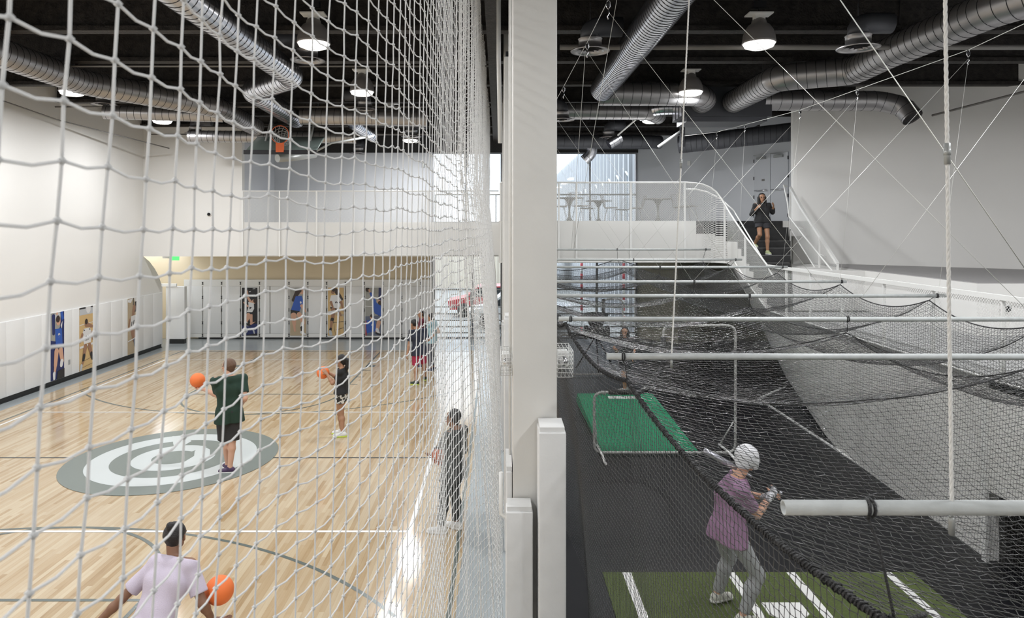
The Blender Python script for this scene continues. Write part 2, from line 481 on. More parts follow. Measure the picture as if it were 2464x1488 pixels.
# --- gallery slabs (floor of the upper level)
b = MB(); b.box(XL, 0, YG, YB+.1, ZS, ZF); struct('floor_gallery', b, WHITE_WALL)
b = MB(); b.prism([(0, YC, ZS), (5.9, YC, ZS), (5.9, 19.4, ZS), (12.6, 19.4, ZS), (12.6, YB+.1, ZS), (0, YB+.1, ZS)], (0, 0, .69))
b.prism([(0, YC, ZS+.69), (5.17, YC, ZS+.69), (5.17, 18.62, ZS+.69), (12.6, 18.62, ZS+.69), (12.6, YB+.1, ZS+.69), (0, YB+.1, ZS+.69)], (0, 0, ZF-ZS-.69))
struct('floor_gallery', b, WHITE_WALL)
# --- upper walls
b = MB(); b.box(XL, -8.23, YG, YG+.2, ZF, ZC); b.box(XL, -8.23, YG-.004, YG, ZS, ZC); struct('wall_back_upper_left', b, WHITE_WALL)
b = MB(); b.box(-8.43, -8.23, YG+.2, YB, ZF, ZC); b.box(-8.23, -2.44, YB, YB+.1, ZF, 6.8); struct('wall_back_upper', b, COOL_WALL)
b = MB(); b.box(-8.23, 5.3, YB-.05, YB+.15, 6.8, ZC); struct('wall_bulkhead', b, CEIL)
b = MB(); b.prism([(5.06, YB, ZF), (8.2, 22.3, ZF), (9.4, 19.8, ZF), (9.6, 19.9, ZF), (8.4, 22.5, ZF), (5.16, YB+.2, ZF)], (0, 0, ZC-ZF)); struct('wall_back_upper_right', b, COOL_WALL)
# big white wall right of the stairs with a rounded near edge
pth = [(8.03, 19.1), (8.0, 19.0), (8.01, 18.9), (8.08, 18.83)]+[(8.77, 18.3), (11.9, 15.7), (12.6, 15.1), (12.9, 15.4), (8.5, 19.2)]
b = MB(); b.prism([(x, y, 2.2) for x, y in pth], (0, 0, ZC-2.2)); struct('wall_stair', b, WHITE_WALL)
b = MB(); b.box(12.6, 12.8, -4, 25, 0, ZC); struct('wall_right', b, WHITE_WALL)
b = MB(); b.box(-11.8, 12.8, -4.2, -4, 0, ZC); struct('wall_front', b, WHITE_WALL)

# --- double doors at the head of the stairs
def door(p, q, nm, lbl):
    p = Vector(p); q = Vector(q); u = (q-p).normalized(); n = Vector((u.y, -u.x, 0)).normalized()
    if n.y > 0: n = -n
    w = (q-p).length; c = (p+q)/2+n*.02; m = MB(); m.obox(c+Vector((0,0,1.065)), u, n, (0,0,1), w/2-.006, .02, 1.065)
    o = m.build(nm, mat('door paint', (.60, .62, .65), .5)); o['kind'] = 'structure'
    m = MB()
    for zz in (.2, .8, 1.4, 1.95): m.obox((p if 'left' in lbl else q)+n*.045+Vector((0,0,zz)), u, n, (0,0,1), .012, .012, .055)
    m.build('hinge', DARK_STEEL, o)
    m = MB(); cc = c+n*.06+Vector((0,0,2.02)); m.obox(cc, u, n, (0,0,1), .17, .035, .035)
    m.tube([cc+u*.1+n*.03+Vector((0,0,.05)), cc-u*.2+n*.12+Vector((0,0,.09)), cc-u*.3+Vector((0,0,.1))], .008)
    m.build('door_closer', RAIL_GREY, o)
    if 'left' in lbl:
        m = MB(); m.obox(c+n*.025+Vector((0,0,1.33))+u*.05, u, n, (0,0,1), .055, .006, .03); m.build('door_sign', GUNMETAL, o)
    m = MB(); m.tube([c-u*.25+n*.09+Vector((0,0,1.0)), c+u*.25+n*.09+Vector((0,0,1.0))], .018); m.build('push_bar', CHROME, o)
door((8.215, 22.27, ZF), (8.50, 21.68, ZF), 'door_1', 'left')
door((8.505, 21.67, ZF), (8.80, 21.06, ZF), 'door_2', 'right')

# --- ceiling deck: fluted steel, flutes running away from the camera
b = MB(); n = 164; xs = [-11.7+.15*i for i in range(n)]
vs_ = []; fs = []
pr = []
for x in xs: pr += [(x, ZC), (x+.06, ZC), (x+.075, ZC-.06), (x+.135, ZC-.06), (x+.15, ZC)]
for x, z_ in pr: vs_ += [(x, -4, z_), (x, YB+.2, z_)]
b.add(vs_, [(2*i, 2*i+1, 2*i+3, 2*i+2) for i in range(len(pr)-1)], False)
b.box(-11.8, 12.9, -4.2, YB+.2, ZC+.05, ZC+.15); struct('ceiling', b, CEIL)
BEAMS = [-1.8, .75, 2.5, 5.05, 7.5, 9.35, 11.5, 13.6, 15.8, 17.95, 20.1, 22.2, 24.2]
for y in BEAMS:
    b = MB(); t = .02
    b.box(XL, 12.6, y-.11, y+.11, 7.27, 7.35); b.box(XL, 12.6, y-.02, y+.02, 7.31, ZC-.1); b.box(XL, 12.6, y-.11, y+.11, ZC-.12, ZC-.06)
    struct('ceiling_beam', b, BEAM)
for x in (-.1,):
    b = MB(); b.box(x-.1, x+.1, -4, YB, 7.20, 7.24); b.box(x-.02, x+.02, -4, YB, 7.24, 7.6)
    struct('ceiling_girder', b, BEAM)

# --- windows: upper and lower glazing
def window(nm, x0, x1, z0, z1, cuts, lbl):
    f = MB(); w = .05; y0, y1 = YB-.06, YB+.04
    f.box(x0, x1, y0, y1, z0, z0+w); f.box(x0, x1, y0, y1, z1-w, z1)
    f.box(x0, x0+w, y0, y1, z0+w, z1-w); f.box(x1-w, x1, y0, y1, z0+w, z1-w)
    for c in cuts: f.box(c-.035, c+.035, y0, y1, z0+w, z1-w)
    o = f.build(nm, mat('grey window aluminium', (.30, .31, .33), .4, .3)); o['kind'] = 'structure'
    ed = [x0+w]+[c for c in cuts]+[x1-w]
    for i in range(len(ed)-1):
        p = MB(); p.box(ed[i]+.035, ed[i+1]-.035, YB-.015, YB-.003, z0+w, z1-w); p.build('pane', GLASS, o)
window('window_1', -2.44, 5.06, ZF, 6.8, (-1.2, .1, 1.3, 3.34), '')
window('window_2', -2.40, 5.06, 0, ZS, (-.95, .1, 1.5, 3.6), '')

# --- right wall of the batting tunnel (leans out under the stair), parapet above
b = MB(); bot = [(5.93, 8.4, 0), (6.16, 12.8, 0), (7.26, 17.6, 0)]; top = [(5.9, 8.4, 2.2), (5.9, 12.8, 2.2), (5.86, 17.6, 3.1)]
vs_ = []
for i in range(12):
    y = 8.4+(17.6-8.4)*i/11
    if y < 12.8: t = (y-8.4)/4.4; lo = (5.93+.23*t, y, 0)
    else: t = (y-12.8)/4.8; lo = (6.16+1.1*t, y, .28*max(0, t))
    t2 = max(0, (y-15.2)/2.4); hi = (5.9, y, 2.2+.9*min(1, t2))
    vs_ += [lo, hi, (lo[0]+.15, lo[1], lo[2]), (hi[0]+.15, hi[1], hi[2])]
fs = []
for i in range(11):
    a = 4*i; c = a+4; fs += [(a, a+1, c+1, c), (a+2, c+2, c+3, a+3), (a+1, a+3, c+3, c+1), (a, c, c+2, a+2)]
fs += [(0, 2, 3, 1), (44, 45, 47, 46)]
b.add(vs_, fs, False)
b.box(5.9, 6.05, -2, 8.4, .86, 2.2)
struct('wall_batting', b, WHITE_WALL)
b = MB(); b.box(5.86, 5.9, 8.36, 8.44, 0, 2.2); struct('trim_2', b, RAIL_WHITE)
b = MB(); b.box(6.05, 8.2, -2, 8.3, .86, .9); b.box(8.1, 8.2, -2, 8.4, 0, .86); b.box(6.05, 8.2, 8.3, 8.4, 0, .86); struct('wall_store_recess', b, mat('shaded recess wall', (.03, .03, .03), .7))  # shade inside the low opening put into a near black colour
b = MB(); b.box(5.9, 8.2, -2, 15.1, 2.1, 2.2); b.box(8.2, 12.6, -2, 19, 2.1, 2.2); struct('floor_walkway', b, mat('grey walkway coating', (.42, .42, .42), .6))
# ledge block beside the stairs
pts = [(8.12, 11.8), (12.6, 11.8), (12.6, 15.2), (8.77, 18.32), (8.2, 18.7), (7.7, 18.3), (6.52, 15.4), (8.12, 15.4)]
b = MB(); b.prism([(x, y, 2.2) for x, y in pts], (0, 0, .88)); lo = struct('wall_ledge', b, WHITE_WALL)
b = MB(); b.prism([(x, y, 3.08) for x, y in [(8.16, 11.84), (12.6, 11.84), (12.6, 15.1), (8.8, 18.2), (8.25, 18.3), (8.16, 16)]], (0, 0, .015)); b.build('ledge_top', LEDGE, lo)

# --- black stair
b = MB()
xl = [5.17, 5.66]+[6.0]*12
for k in range(12):
    zt = ZF-.17*(k+1); yf = YC-.27*(k+1) if k > 1 else YC+.02
    y1 = YC-.27*k+.05 if k > 2 else 18.62
    xr = .4207*yf-.01 if k > 1 else 7.6; xl_k = xl[k] if k < 2 else 5.98; b.box(xl_k, xr, yf, y1+.03*(k > 2), zt-.17, zt)
b.box(5.17, 7.6, 18.6, 18.64, ZF-.2, ZF)
st = struct('stair', b, STAIR)
g = MB()
for k in range(12):
    zt = ZF-.17*(k+1); yf = YC-.27*(k+1) if k > 1 else YC+.02
    if k > 1: g.box(6.02, .4207*yf-.03, yf-.005, yf+.03, zt-.012, zt+.004)
g.build('nosing', mat('grey nosing', (.11, .11, .11), .5), st)
b = MB()   # white stringer panel under the first treads and along the flight
b.prism([(5.17, YC-.01, ZS), (5.95, YC-.01, ZS), (5.95, YC-.01, ZF-.51), (5.66, YC-.01, ZF-.51), (5.66, YC-.01, ZF-.34), (5.17, YC-.01, ZF-.34)], (0, .03, 0))
pp = [(5.95, YC, ZS), (5.95, YC, ZF-.51)]
for k in range(2, 12):
    zt = ZF-.17*(k+1)-.03; yf = YC-.27*(k+1); pp += [(5.95, YC-.27*k if k > 2 else YC, zt), (5.95, yf, zt)]
pp += [(5.95, 14.95, 2.1), (5.95, 15.1, 2.1), (5.95, 17.6, 3.05)]
b.prism(pp, (.03, 0, 0)); struct('trim_3', b, WHITE_WALL)

# ================================================================ GUARDS
def guard(nm, label, path, posts, group=None, cat='railing', rail_r=.022, cap=False, grey=False):
    """perforated panel guard. path: [(x,y,zbottom,ztop)...]"""
    root = thing(nm, label, cat, (path[0][0], path[0][1], path[0][2]))
    L0 = (path[0][0], path[0][1], path[0][2])
    p = MB(); vs_ = []
    for x, y, z0, z1 in path: vs_ += [(x, y, z0), (x, y, z1)]
    p.add(vs_, [(2*i, 2*i+2, 2*i+3, 2*i+1) for i in range(len(path)-1)], False)
    o = p.build('mesh_panel', MESHW, root, None)
    r = MB()
    if cap:
        for i in range(len(path)-1):
            a = Vector((path[i][0], path[i][1], path[i][3])); c = Vector((path[i+1][0], path[i+1][1], path[i+1][3]))
            u = c-a; n = Vector((u.y, -u.x, 0)); r.obox((a+c)/2, u, n, u.cross(n), u.length/2, .03, .03)
    else: r.tube([(x, y, z1) for x, y, z0, z1 in path], rail_r, 8)
    o2 = r.build('top_rail', RAIL_WHITE, root)
    r = MB(); r.tube([(x, y, z0+.02) for x, y, z0, z1 in path], .016, 6); o3 = r.build('bottom_rail', RAIL_WHITE, root)
    kids = [o, o2, o3]
    for x, y, z0, z1 in posts:
        m = MB(); m.box(x-.022, x+.022, y-.012, y+.012, z0, z1); kids.append(m.build('post', RAIL_WHITE, root))
    for k in kids:
        k.location = (-L0[0], -L0[1], -L0[2])
    return root
xs = [(px-VX)*YG/F for px in (585, 674, 763, 852, 941, 1030)]+[-1.02]
guard('balcony_guard', 'white perforated steel guard with five square panels along the gallery above the basketball court', 
      [(x, YG-.05, ZS+.02, 5.22) for x in (xs[0], 0.0)], [(x, YG-.06, ZS, 5.22) for x in xs])
cg = [(0.05, YC-.05, ZS, 5.22), (1.5, YC-.05, ZS, 5.22), (3.4, YC-.05, ZS, 5.22), (4.9, YC-.05, ZS, 5.22)]
for (px, py, X, Y) in ((1672, 441, 5.14, 18.15), (1690, 444, 5.33, 18.13), (1708, 451, 5.5, 18.08), (1725, 462, 5.64, 18.0), (1740, 479, 5.75, 17.9), (1754, 502, 5.84, 17.75), (1768, 525, 5.87, 17.4), (1800, 572, 5.88, 16.5), (1850, 640, 5.88, 15.2)):
    zt = EYE-(py-VY)*Y/F; zb = ZS if Y > 17.6 else max(2.2, zt-1.05)
    cg.append((X, Y, zb, zt))
guard('balcony_guard', 'white perforated steel guard that curves down the stair above the batting tunnel', cg,
      [(x, YC-.06, ZS, 5.22) for x in (.05, 1.57, 2.03, 3.45, 4.86)]+[(5.80, 17.83, ZS, 4.6), (5.89, 16.6, 2.75, 3.85)])
guard('walkway_guard', 'white capped mesh guard running toward the viewer along the raised walkway', [(5.88, 15.2, 2.2, 3.2), (5.88, 9, 2.2, 3.21), (5.88, 4.0, 2.2, 3.22)],
      [(5.88, y, 2.2, 3.18) for y in (14.2, 13.1, 11.9, 10.6, 9.4, 8.1, 6.8, 5.4)], cap=True)
sg = [(7.66, 18.35, ZF-.1, 5.05), (7.66, 17.75, 3.9, 4.72), (7.66, 15.75, 3.1, 3.2)]
guard('stair_guard', 'white sloping mesh guard on the right side of the black stairs', [(7.68, 18.3, 4.0, 5.1), (7.66, 17.6, 3.55, 4.55), (7.66, 15.7, 2.3, 3.22)],
      [(7.68, 18.3, 3.2, 5.1), (7.66, 16.6, 2.9, 3.8), (7.66, 15.7, 2.2, 3.22)], cap=True)
h = thing('handrail', 'bent white handrail tube in front of the sloping mesh guard beside the stairs', 'handrail', (7.5, 18.2, ZF-.5))
m = MB(); m.tube([(7.62, 18.35, 5.12), (7.5, 18.3, 5.16), (7.48, 18.2, 5.1), (7.44, 17.9, 4.7), (7.42, 17.75, 4.32), (7.45, 16.9, 3.8), (7.5, 15.4, 2.95)], .02)
o = m.build('rail', RAIL_WHITE, h); o.location = (-7.5, -18.2, -(ZF-.5))
for q in ([(7.45, 17.3, 4.05), (7.64, 17.3, 3.98)], [(7.48, 16.2, 3.42), (7.64, 16.2, 3.36)]):
    m = MB(); m.tube(q, .01); o = m.build('bracket', RAIL_WHITE, h); o.location = (-7.5, -18.2, -(ZF-.5))
# curved inner handrail seen through the mesh
m = MB(); m.tube([(4.9, 18.4, 5.06), (5.2, 18.38, 5.06), (5.5, 18.3, 4.98), (5.8, 18.1, 4.78), (6.02, 17.8, 4.48), (6.05, 16.5, 3.66), (6.05, 15.3, 2.95)], .018)
tag(m.build('handrail', RAIL_WHITE), 'thin white handrail following the curved guard on the left of the stairs', 'handrail')

# upper-level bar rail behind the mesh in front of the windows
m = MB()
for a, c in ((-2.3, 5.0),): m.tube([(a, YB-.25, 5.25), (c, YB-.25, 5.25)], .03)
for x in (-2.3, -.1, 1.6, 3.34, 5.0): m.tube([(x, YB-.25, ZF), (x, YB-.25, 5.25)], .02)
tag(m.build('window_rail', RAIL_GREY), 'grey bar rail on posts in front of the upper gallery windows', 'railing')

# horizontal guard rails in front of the lower windows
r = thing('window_guard', 'grey horizontal bar guard across the ground floor windows', 'railing', (-2.35, 25.3, 0))
for zz in (1.79, 1.16, .91, .67, .44, .22):
    m = MB(); m.tube([(0, 0, zz), (7.35, 0, zz)], .022); m.build('bar', RAIL_GREY, r)
for x in (0, 1.35, 2.45, 4.1, 5.9, 7.35):
    m = MB(); m.tube([(x, .03, 0), (x, .03, 1.81)], .028); m.build('post', RAIL_GREY, r)

# ================================================================ OUTSIDE
b = MB(); b.box(-60, 60, YB+.2, 120, -.3, -.1); struct('ground', b, mat('pale paving', (.30, .30, .29), .8, var=.06, vscale=.5))
bd = thing('building', 'white ribbed metal building with slanted windows outside the upper windows', 'building', (5.25, 27, -.1))
m = MB(); m.box(0, 3, 0, 40, 0, 8.9)
for i in range(36): m.box(-.14, 0, .3+i*1.1, .42+i*1.1, 0, 8.9+.05)
m.build('wall', mat('white corrugated siding', (.50, .51, .53), .6), bd)
for i in range(9):
    y = .8+i*2.2
    w = MB(); w.prism([(-.03, y, 3.9), (-.03, y+1.0, 3.9), (-.03, y+1.0, 6.55), (-.03, y, 6.2)], (.03, 0, 0))
    wf = w.build('window', mat('blue grey window', (.22, .26, .32), .15), bd)
    w = MB(); w.tube([(-.05, y-.06, 6.2), (-.05, y+1.06, 6.6)], .05, 6); w.tube([(-.05, y+.5, 3.9), (-.05, y+.5, 6.35)], .025, 6); w.build('window_frame', RAIL_WHITE, wf)
bw = thing('building', 'pale cream low building across the street seen under the gallery', 'building', (-22, 48, -.1))
m = MB(); m.box(0, 26, 0, 6, 0, 3.4)
for i in range(24): m.box(.2+i*1.08, .32+i*1.08, -.08, 0, 0, 3.4)
m.build('wall', mat('pale cream stucco', (.60, .54, .45), .8), bw)
for x in (2, 7.5, 13): m = MB(); m.box(x, x+2, -.1, -.02, .9, 2.3); m.build('window', mat('blue grey window', (.2, .2, .2)), bw)
def car(x, y, col, lbl, rz=0):
    r = thing('car', lbl, 'car', (x, y, -.1), rz)
    s = MB(); pr = [(-2.1, .35), (-2.15, .75), (-1.35, .92), (-.75, 1.42), (.75, 1.45), (1.45, .98), (2.15, .88), (2.2, .35)]
    s.prism([(a, -.85, c) for a, c in pr], (0, 1.7, 0)); s.build('body', mat(lbl[:8], col, .25), r)
    s = MB(); pr = [(-1.2, .95), (-.7, 1.36), (.7, 1.39), (1.3, 1.0)]
    s.prism([(a, -.87, c) for a, c in pr], (0, 1.74, 0)); s.build('side_window', mat('tinted glass', (.03, .035, .04), .1), r)
    for wx in (-1.4, 1.4):
        for wy in (-.8, .8):
            s = MB(); s.lathe([(.0, -.11), (.2, -.11), (.33, -.09), (.33, .09), (.2, .11), (0, .11)], (wx, wy, .33), 20, Matrix.Rotation(PI/2, 3, 'X')); s.build('wheel', mat('tyre', (.02, .02, .02), .7), r)
car(-.2, 33, (.42, .05, .06), 'red car parked outside the ground floor windows')
car(.9, 29.2, (.75, .75, .76), 'silver car parked outside nearest the ground floor windows')
for X, l in ((4.75, 'red and white striped post outside the ground floor window, right one'), (3.15, 'red and white striped post outside the ground floor window, left one')):
    m = MB()
    for k in range(16):
        m.use(mat('red stripe', (.65, .06, .08), .5) if k % 2 else RAIL_WHITE); m.tube([(X, 26.4, -.1+.2*k), (X, 26.4, .1+.2*k)], .05)
    tag(m.build('striped_post'), l, 'post')
# ================================================================ PADS AND POSTERS
BASE_K = mat('black hinge', (.03, .03, .03), .5)
pxs = [443, 488.3, 533.8, 579.3, 625, 650, 696, 741.2, 786.4, 831.6, 876.8, 922, 967.2, 1012.4, 1040]
names = ['at the left end of the far wall', 'second from the left end of the far wall', 'just left of the black background poster', 'carrying the poster of the leaping player in white',
  'narrow, just right of the black background poster', 'just left of the poster of the player in blue long sleeves', 'carrying the poster of the player in blue long sleeves',
  'between the blue player and the number 99 posters', 'carrying the poster of number 99', 'between the number 99 and the blocking players posters', 'carrying the poster of two players in blue',
  'just right of the poster of two players in blue', 'second from the glazed corner', 'narrow, against the glazed corner of the far wall']
for i in range(14):
    x0 = (pxs[i]-VX)*25.25/F; x1 = (pxs[i+1]-VX)*25.25/F
    r = thing('padded_door', 'white padded wall door '+names[i], 'wall pad', (x0, 25.22, .06), group='padded doors along the far wall')
    w = x1-x0; b = MB(); b.bbox(.012, w-.012, 0, .06, .14, 1.86, .012); b.build('pad', PAD, r)
    b = MB(); b.box(0, w, .01, .06, 0, .135); b.box(0, w, .01, .06, 1.865, 2.1); b.build('frame', RAIL_WHITE, r)
    if i not in (0, 5):
        for zz in (.08, .53, 1.0, 1.46, 1.97):
            b = MB(); s_ = .03
            b.prism([(-s_, -.012, zz-.05), (s_, -.012, zz-.05), (.008, -.012, zz), (s_, -.012, zz+.05), (-s_, -.012, zz+.05), (-.008, -.012, zz)], (0, .014, 0)); b.build('hinge', BASE_K, r)
r = thing('padded_door', 'white padded door leaf standing out beside the tan recess at the far left corner', 'wall pad', (-11.6, 24.2, 0))
b = MB(); b.bbox(0, .66, 0, .2, .16, 2.0, .02); b.build('pad', PAD, r); b = MB(); b.box(.02, .64, .02, .18, 0, .16); b.build('base', BLACK_BASE, r)
b = MB(); b.box(-11.84, -11.72, 24.1, 24.22, 0, 2.1); b.box(-11.84, -11.2, 24.14, 24.2, 2.0, 2.1)
tag(b.build('door_frame', RAIL_WHITE), 'slim pale door frame at the end of the left wall', 'door frame')

ords = ['first', 'second', 'third', 'fourth', 'fifth', 'sixth', 'seventh', 'eighth', 'ninth', 'tenth', 'eleventh', 'twelfth', 'thirteenth']
ye = 23.46
for i in range(13):
    y1 = ye-.62*i; y0 = y1-.62
    b = MB(); b.bbox(XL+.0, XL+.05, y0+.002, y1-.002, .13, 1.87, .012)
    tag(b.build('wall_pad', PAD), 'white vinyl wall pad on the left wall, %s from the far corner' % ords[i], 'wall pad', 'wall pads along the left wall')
for i in range(13, 24):
    y1 = ye-.62*i; y0 = y1-.62
    b = MB(); b.bbox(XL+.0, XL+.05, y0+.002, y1-.002, .13, 1.87, .012)
    tag(b.build('wall_pad', PAD), 'white vinyl wall pad on the left wall, nearer than the posters', 'wall pad', 'nearer wall pads along the left wall')
b = MB(); b.box(XL+.05, XL+.056, 18.32, 18.40, .42, .55); b.box(XL+.056, XL+.058, 18.335, 18.385, .44, .53)
tag(b.build('outlet_plate', mat('grey plate', (.35, .36, .36), .5)), 'small grey outlet plate in a wall pad between two posters', 'outlet')

def text_mesh(body, size, m, parent, M, nm='number'):
    cu = D.curves.new('txt', 'FONT'); cu.body = body; cu.size = size; cu.align_x = 'CENTER'; cu.align_y = 'CENTER'; cu.extrude = .0005
    cu.offset = size*.03
    o = D.objects.new('txt', cu); C.objects.link(o); bpy.context.view_layer.update()
    me = D.meshes.new_from_object(o.evaluated_get(bpy.context.evaluated_depsgraph_get())); D.objects.remove(o)
    me.materials.clear(); me.materials.append(m)
    q = D.objects.new(nm, me); C.objects.link(q); q.parent = parent; q.matrix_local = M
    return q

PC = {'k': (.02, .02, .024), 'w': (.72, .72, .72), 'b': (.03, .10, .42), 'n': (.02, .03, .12), 's': (.62, .36, .25), 't': (.33, .18, .11), 'y': (.62, .43, .20), 'g': (.33, .33, .30),
      'o': (.45, .36, .24), 'h': (.04, .025, .02), 'r': (.3, .05, .06), 'l': (.50, .52, .54), 'd': (.12, .14, .20), 'x': (.7, .25, .08)}
def poster(lbl, O, U, W, H, shapes, nums=()):
    """flat printed poster. O lower left corner, U unit direction; shapes in 0..1 x 0..1 (y up)"""
    O = Vector(O); U = Vector(U).normalized(); nrm = Vector((U.y, -U.x, 0))
    R = Matrix((( U.x, nrm.x*-1, 0), (U.y, nrm.y*-1, 0), (0, 0, 1)))
    root = thing('poster', lbl, 'poster', O)
    def P(x, y, d): p = U*(x*W)+nrm*d; return (p.x, p.y, y*H)
    b = MB(); b.use(mat('print '+shapes[0], PC[shapes[0]], .35)); b.prism([P(0,0,0), P(1,0,0), P(1,1,0), P(0,1,0)], -nrm*.004)
    k = 0
    def clipx(v): return min(1, max(0, v))
    for c, pts in shapes[1]:
        k += 1; d = .0012+.0005*k; b.use(mat('print '+c, PC[c], .35))
        if len(pts) == 3 and isinstance(pts[2], (int, float)):   # ellipse: (cx, cy, r) r in width units
            cx, cy, r_ = pts; q = [(cx+r_*math.cos(2*PI*i/18), cy+r_*W/H*1.15*math.sin(2*PI*i/18)) for i in range(18)]
        elif isinstance(pts[0], str):                            # limb: ('l', r0, r1, (x,y), (x,y))
            _, r0, r1, a, c2 = pts; ax, ay = a[0]*W, a[1]*H; bx, by = c2[0]*W, c2[1]*H; t = math.atan2(by-ay, bx-ax); q = []
            for i in range(9): th = t+PI/2+PI*i/8; q.append(((ax+r0*W*math.cos(th))/W, (ay+r0*W*math.sin(th))/H))
            for i in range(9): th = t-PI/2+PI*i/8; q.append(((bx+r1*W*math.cos(th))/W, (by+r1*W*math.sin(th))/H))
        else: q = pts
        b.poly([P(clipx(x), clipx(y), d) for x, y in q])
    b.build('print', None, root)
    for s, x, y, sz, m in nums:
        M = Matrix.LocRotScale(Vector(P(x, y, .012)), None, None) @ R.to_4x4() @ Matrix.Rotation(PI/2, 4, 'X')
        text_mesh(s, sz, mat('print '+m, PC[m], .35), root, M, 'jersey_number')
    return root
L = 'l'
yb_ = 25.19
def fx(px): return (px-VX)*yb_/F
zb_ = EYE-(808-VY)*yb_/F; zt_ = EYE-(692.5-VY)*yb_/F; PH = zt_-zb_
poster('tall poster of a leaping player in white jersey and black shorts on black', (fx(582), yb_, zb_), (1,0,0), fx(619)-fx(582), PH, ('k', [
  ('n', [(0,.2),(1,.25),(1,.05),(0,0)]), ('l', [(.7,.98),(.88,.99),(.88,.97),(.7,.965)]), ('l', [(.45,.92),(.58,.93),(.58,.91),(.45,.905)]),
  ('s', (L,.05,.07,(.33,.93),(.42,.78))), ('s', (L,.07,.09,(.42,.78),(.58,.70))), ('s', (.78,.71,.13)), ('h', (.86,.725,.12)), ('s', (L,.05,.06,(.15,.69),(.35,.62))), ('s', (L,.06,.07,(.35,.62),(.6,.6))),
  ('w', [(.42,.70),(.78,.68),(.80,.56),(.66,.48),(.32,.49),(.44,.6)]), ('k', [(.32,.49),(.72,.49),(.86,.40),(.62,.37),(.30,.43)]), ('k', [(.5,.6),(.66,.59),(.5,.54)]),
  ('s', (L,.16,.11,(.42,.42),(.26,.29))), ('s', (L,.15,.1,(.62,.40),(.66,.27))), ('w', (L,.1,.08,(.24,.27),(.4,.22))), ('k', (L,.08,.08,(.2,.25),(.5,.22))), ('s', (L,.09,.08,(.9,.33),(.6,.25))),
  ('k', [(.7,.45),(1,.47),(1,.3),(.7,.28)]), ('l', (L,.09,.05,(.3,.09),(.1,.03))), ('l', (L,.06,.04,(.75,.12),(.82,.05)))]))
poster('tall poster of a ponytailed player in blue long sleeves and black shorts', (fx(698), yb_, zb_), (1,0,0), fx(737)-fx(698), PH, ('o', [
  ('g', [(0,1),(1,1),(1,.35),(0,.3)]), ('h', (L,.16,.1,(.5,.93),(.2,.74))), ('s', (.72,.91,.14)), ('h', (.58,.94,.13)),
  ('b', [(.35,.82),(.72,.83),(.88,.66),(.7,.60),(.58,.50),(.05,.53),(.2,.68)]), ('s', (L,.1,.06,(.72,.62),(.98,.5))), ('w', [(.62,.72),(.72,.7),(.68,.66),(.6,.68)]), ('k', [(.03,.54),(.58,.51),(.60,.43),(.06,.44)]),
  ('s', (L,.18,.11,(.22,.42),(.26,.24))), ('s', (L,.15,.10,(.56,.44),(.84,.26))), ('w', (L,.10,.09,(.78,.26),(.72,.20))), ('k', (L,.08,.07,(.72,.17),(.74,.1))), ('w', (L,.08,.06,(.7,.07),(.92,.03))), ('s', (L,.08,.06,(.25,.24),(.3,.1)))]))
poster('tall poster of a dark haired player wearing white jersey number 99 behind a net', (fx(789), yb_, zb_), (1,0,0), fx(827)-fx(789), PH, ('y', [
  ('o', [(0,.5),(1,.45),(1,.4),(0,.44)]), ('k', [(.3,.37),(.32,.37),(.5,.0),(.48,.0)]), ('k', [(.2,.27),(1,.30),(1,.29),(.2,.26)]), ('k', [(.5,.12),(1,.17),(1,.16),(.5,.11)]), ('k', [(.72,.4),(.74,.4),(.78,0),(.76,0)]),
  ('h', (L,.14,.1,(.5,.94),(.86,.76))), ('t', (.32,.91,.12)), ('h', (.36,.96,.12)), ('w', [(.2,.84),(.62,.85),(.86,.74),(.78,.6),(.64,.56),(.18,.60),(.2,.72),(.1,.7)]), ('t', (L,.08,.06,(.2,.7),(.3,.6))), ('t', (L,.08,.06,(.84,.7),(.98,.52))),
  ('k', [(.14,.6),(.6,.56),(.5,.51),(.2,.54)]), ('t', (L,.14,.1,(.34,.54),(.3,.34))), ('k', (L,.11,.09,(.28,.34),(.24,.29))), ('t', (L,.09,.07,(.24,.28),(.18,.14))), ('k', (L,.08,.07,(.18,.14),(.14,.09))), ('l', (L,.1,.09,(.14,.08),(.2,.03))),
  ('t', (L,.06,.06,(.66,.54),(.82,.42))), ('w', [(0,.50),(1,.57),(1,.525),(0,.455)])]), [('99', .62, .665, .19, 'k')])
poster('tall poster of two players in blue jerseys jumping to block a ball', (fx(879), yb_, zb_), (1,0,0), fx(917)-fx(879), PH, ('g', [
  ('n', [(.85,1),(1,1),(1,.4),(.8,.4)]), ('w', [(0,.62),(1,.6),(1,.59),(0,.61)]), ('d', [(0,.4),(1,.42),(1,0),(0,0)]), ('r', [(0,.3),(.15,.3),(.1,.0),(0,0)]), ('h', (.14,.96,.13)), ('s', (L,.05,.06,(.24,.95),(.34,.88))), ('b', (L,.07,.1,(.34,.88),(.58,.72))),
  ('s', (.86,.71,.11)), ('h', (.92,.68,.12)), ('b', [(.5,.76),(.8,.66),(1,.62),(1,.4),(.6,.46),(.45,.6)]), ('b', [(.1,.32),(.6,.34),(.72,.1),(.1,.05),(.05,.2)]), ('s', (.4,.38,.10)), ('h', (.4,.41,.09)), ('s', (L,.13,.1,(.86,.28),(.74,.1))), ('w', (L,.09,.08,(.74,.13),(.85,.05))), ('k', (L,.06,.06,(.7,.05),(.95,.02)))]), [('9', .45, .2, .16, 'w')])
XP = XL+.056
def leftp(lbl, y0, y1, shapes, nums=()):
    return poster(lbl, (XP, y0, .14), (0, 1, 0), y1-y0, 1.72, shapes, nums)
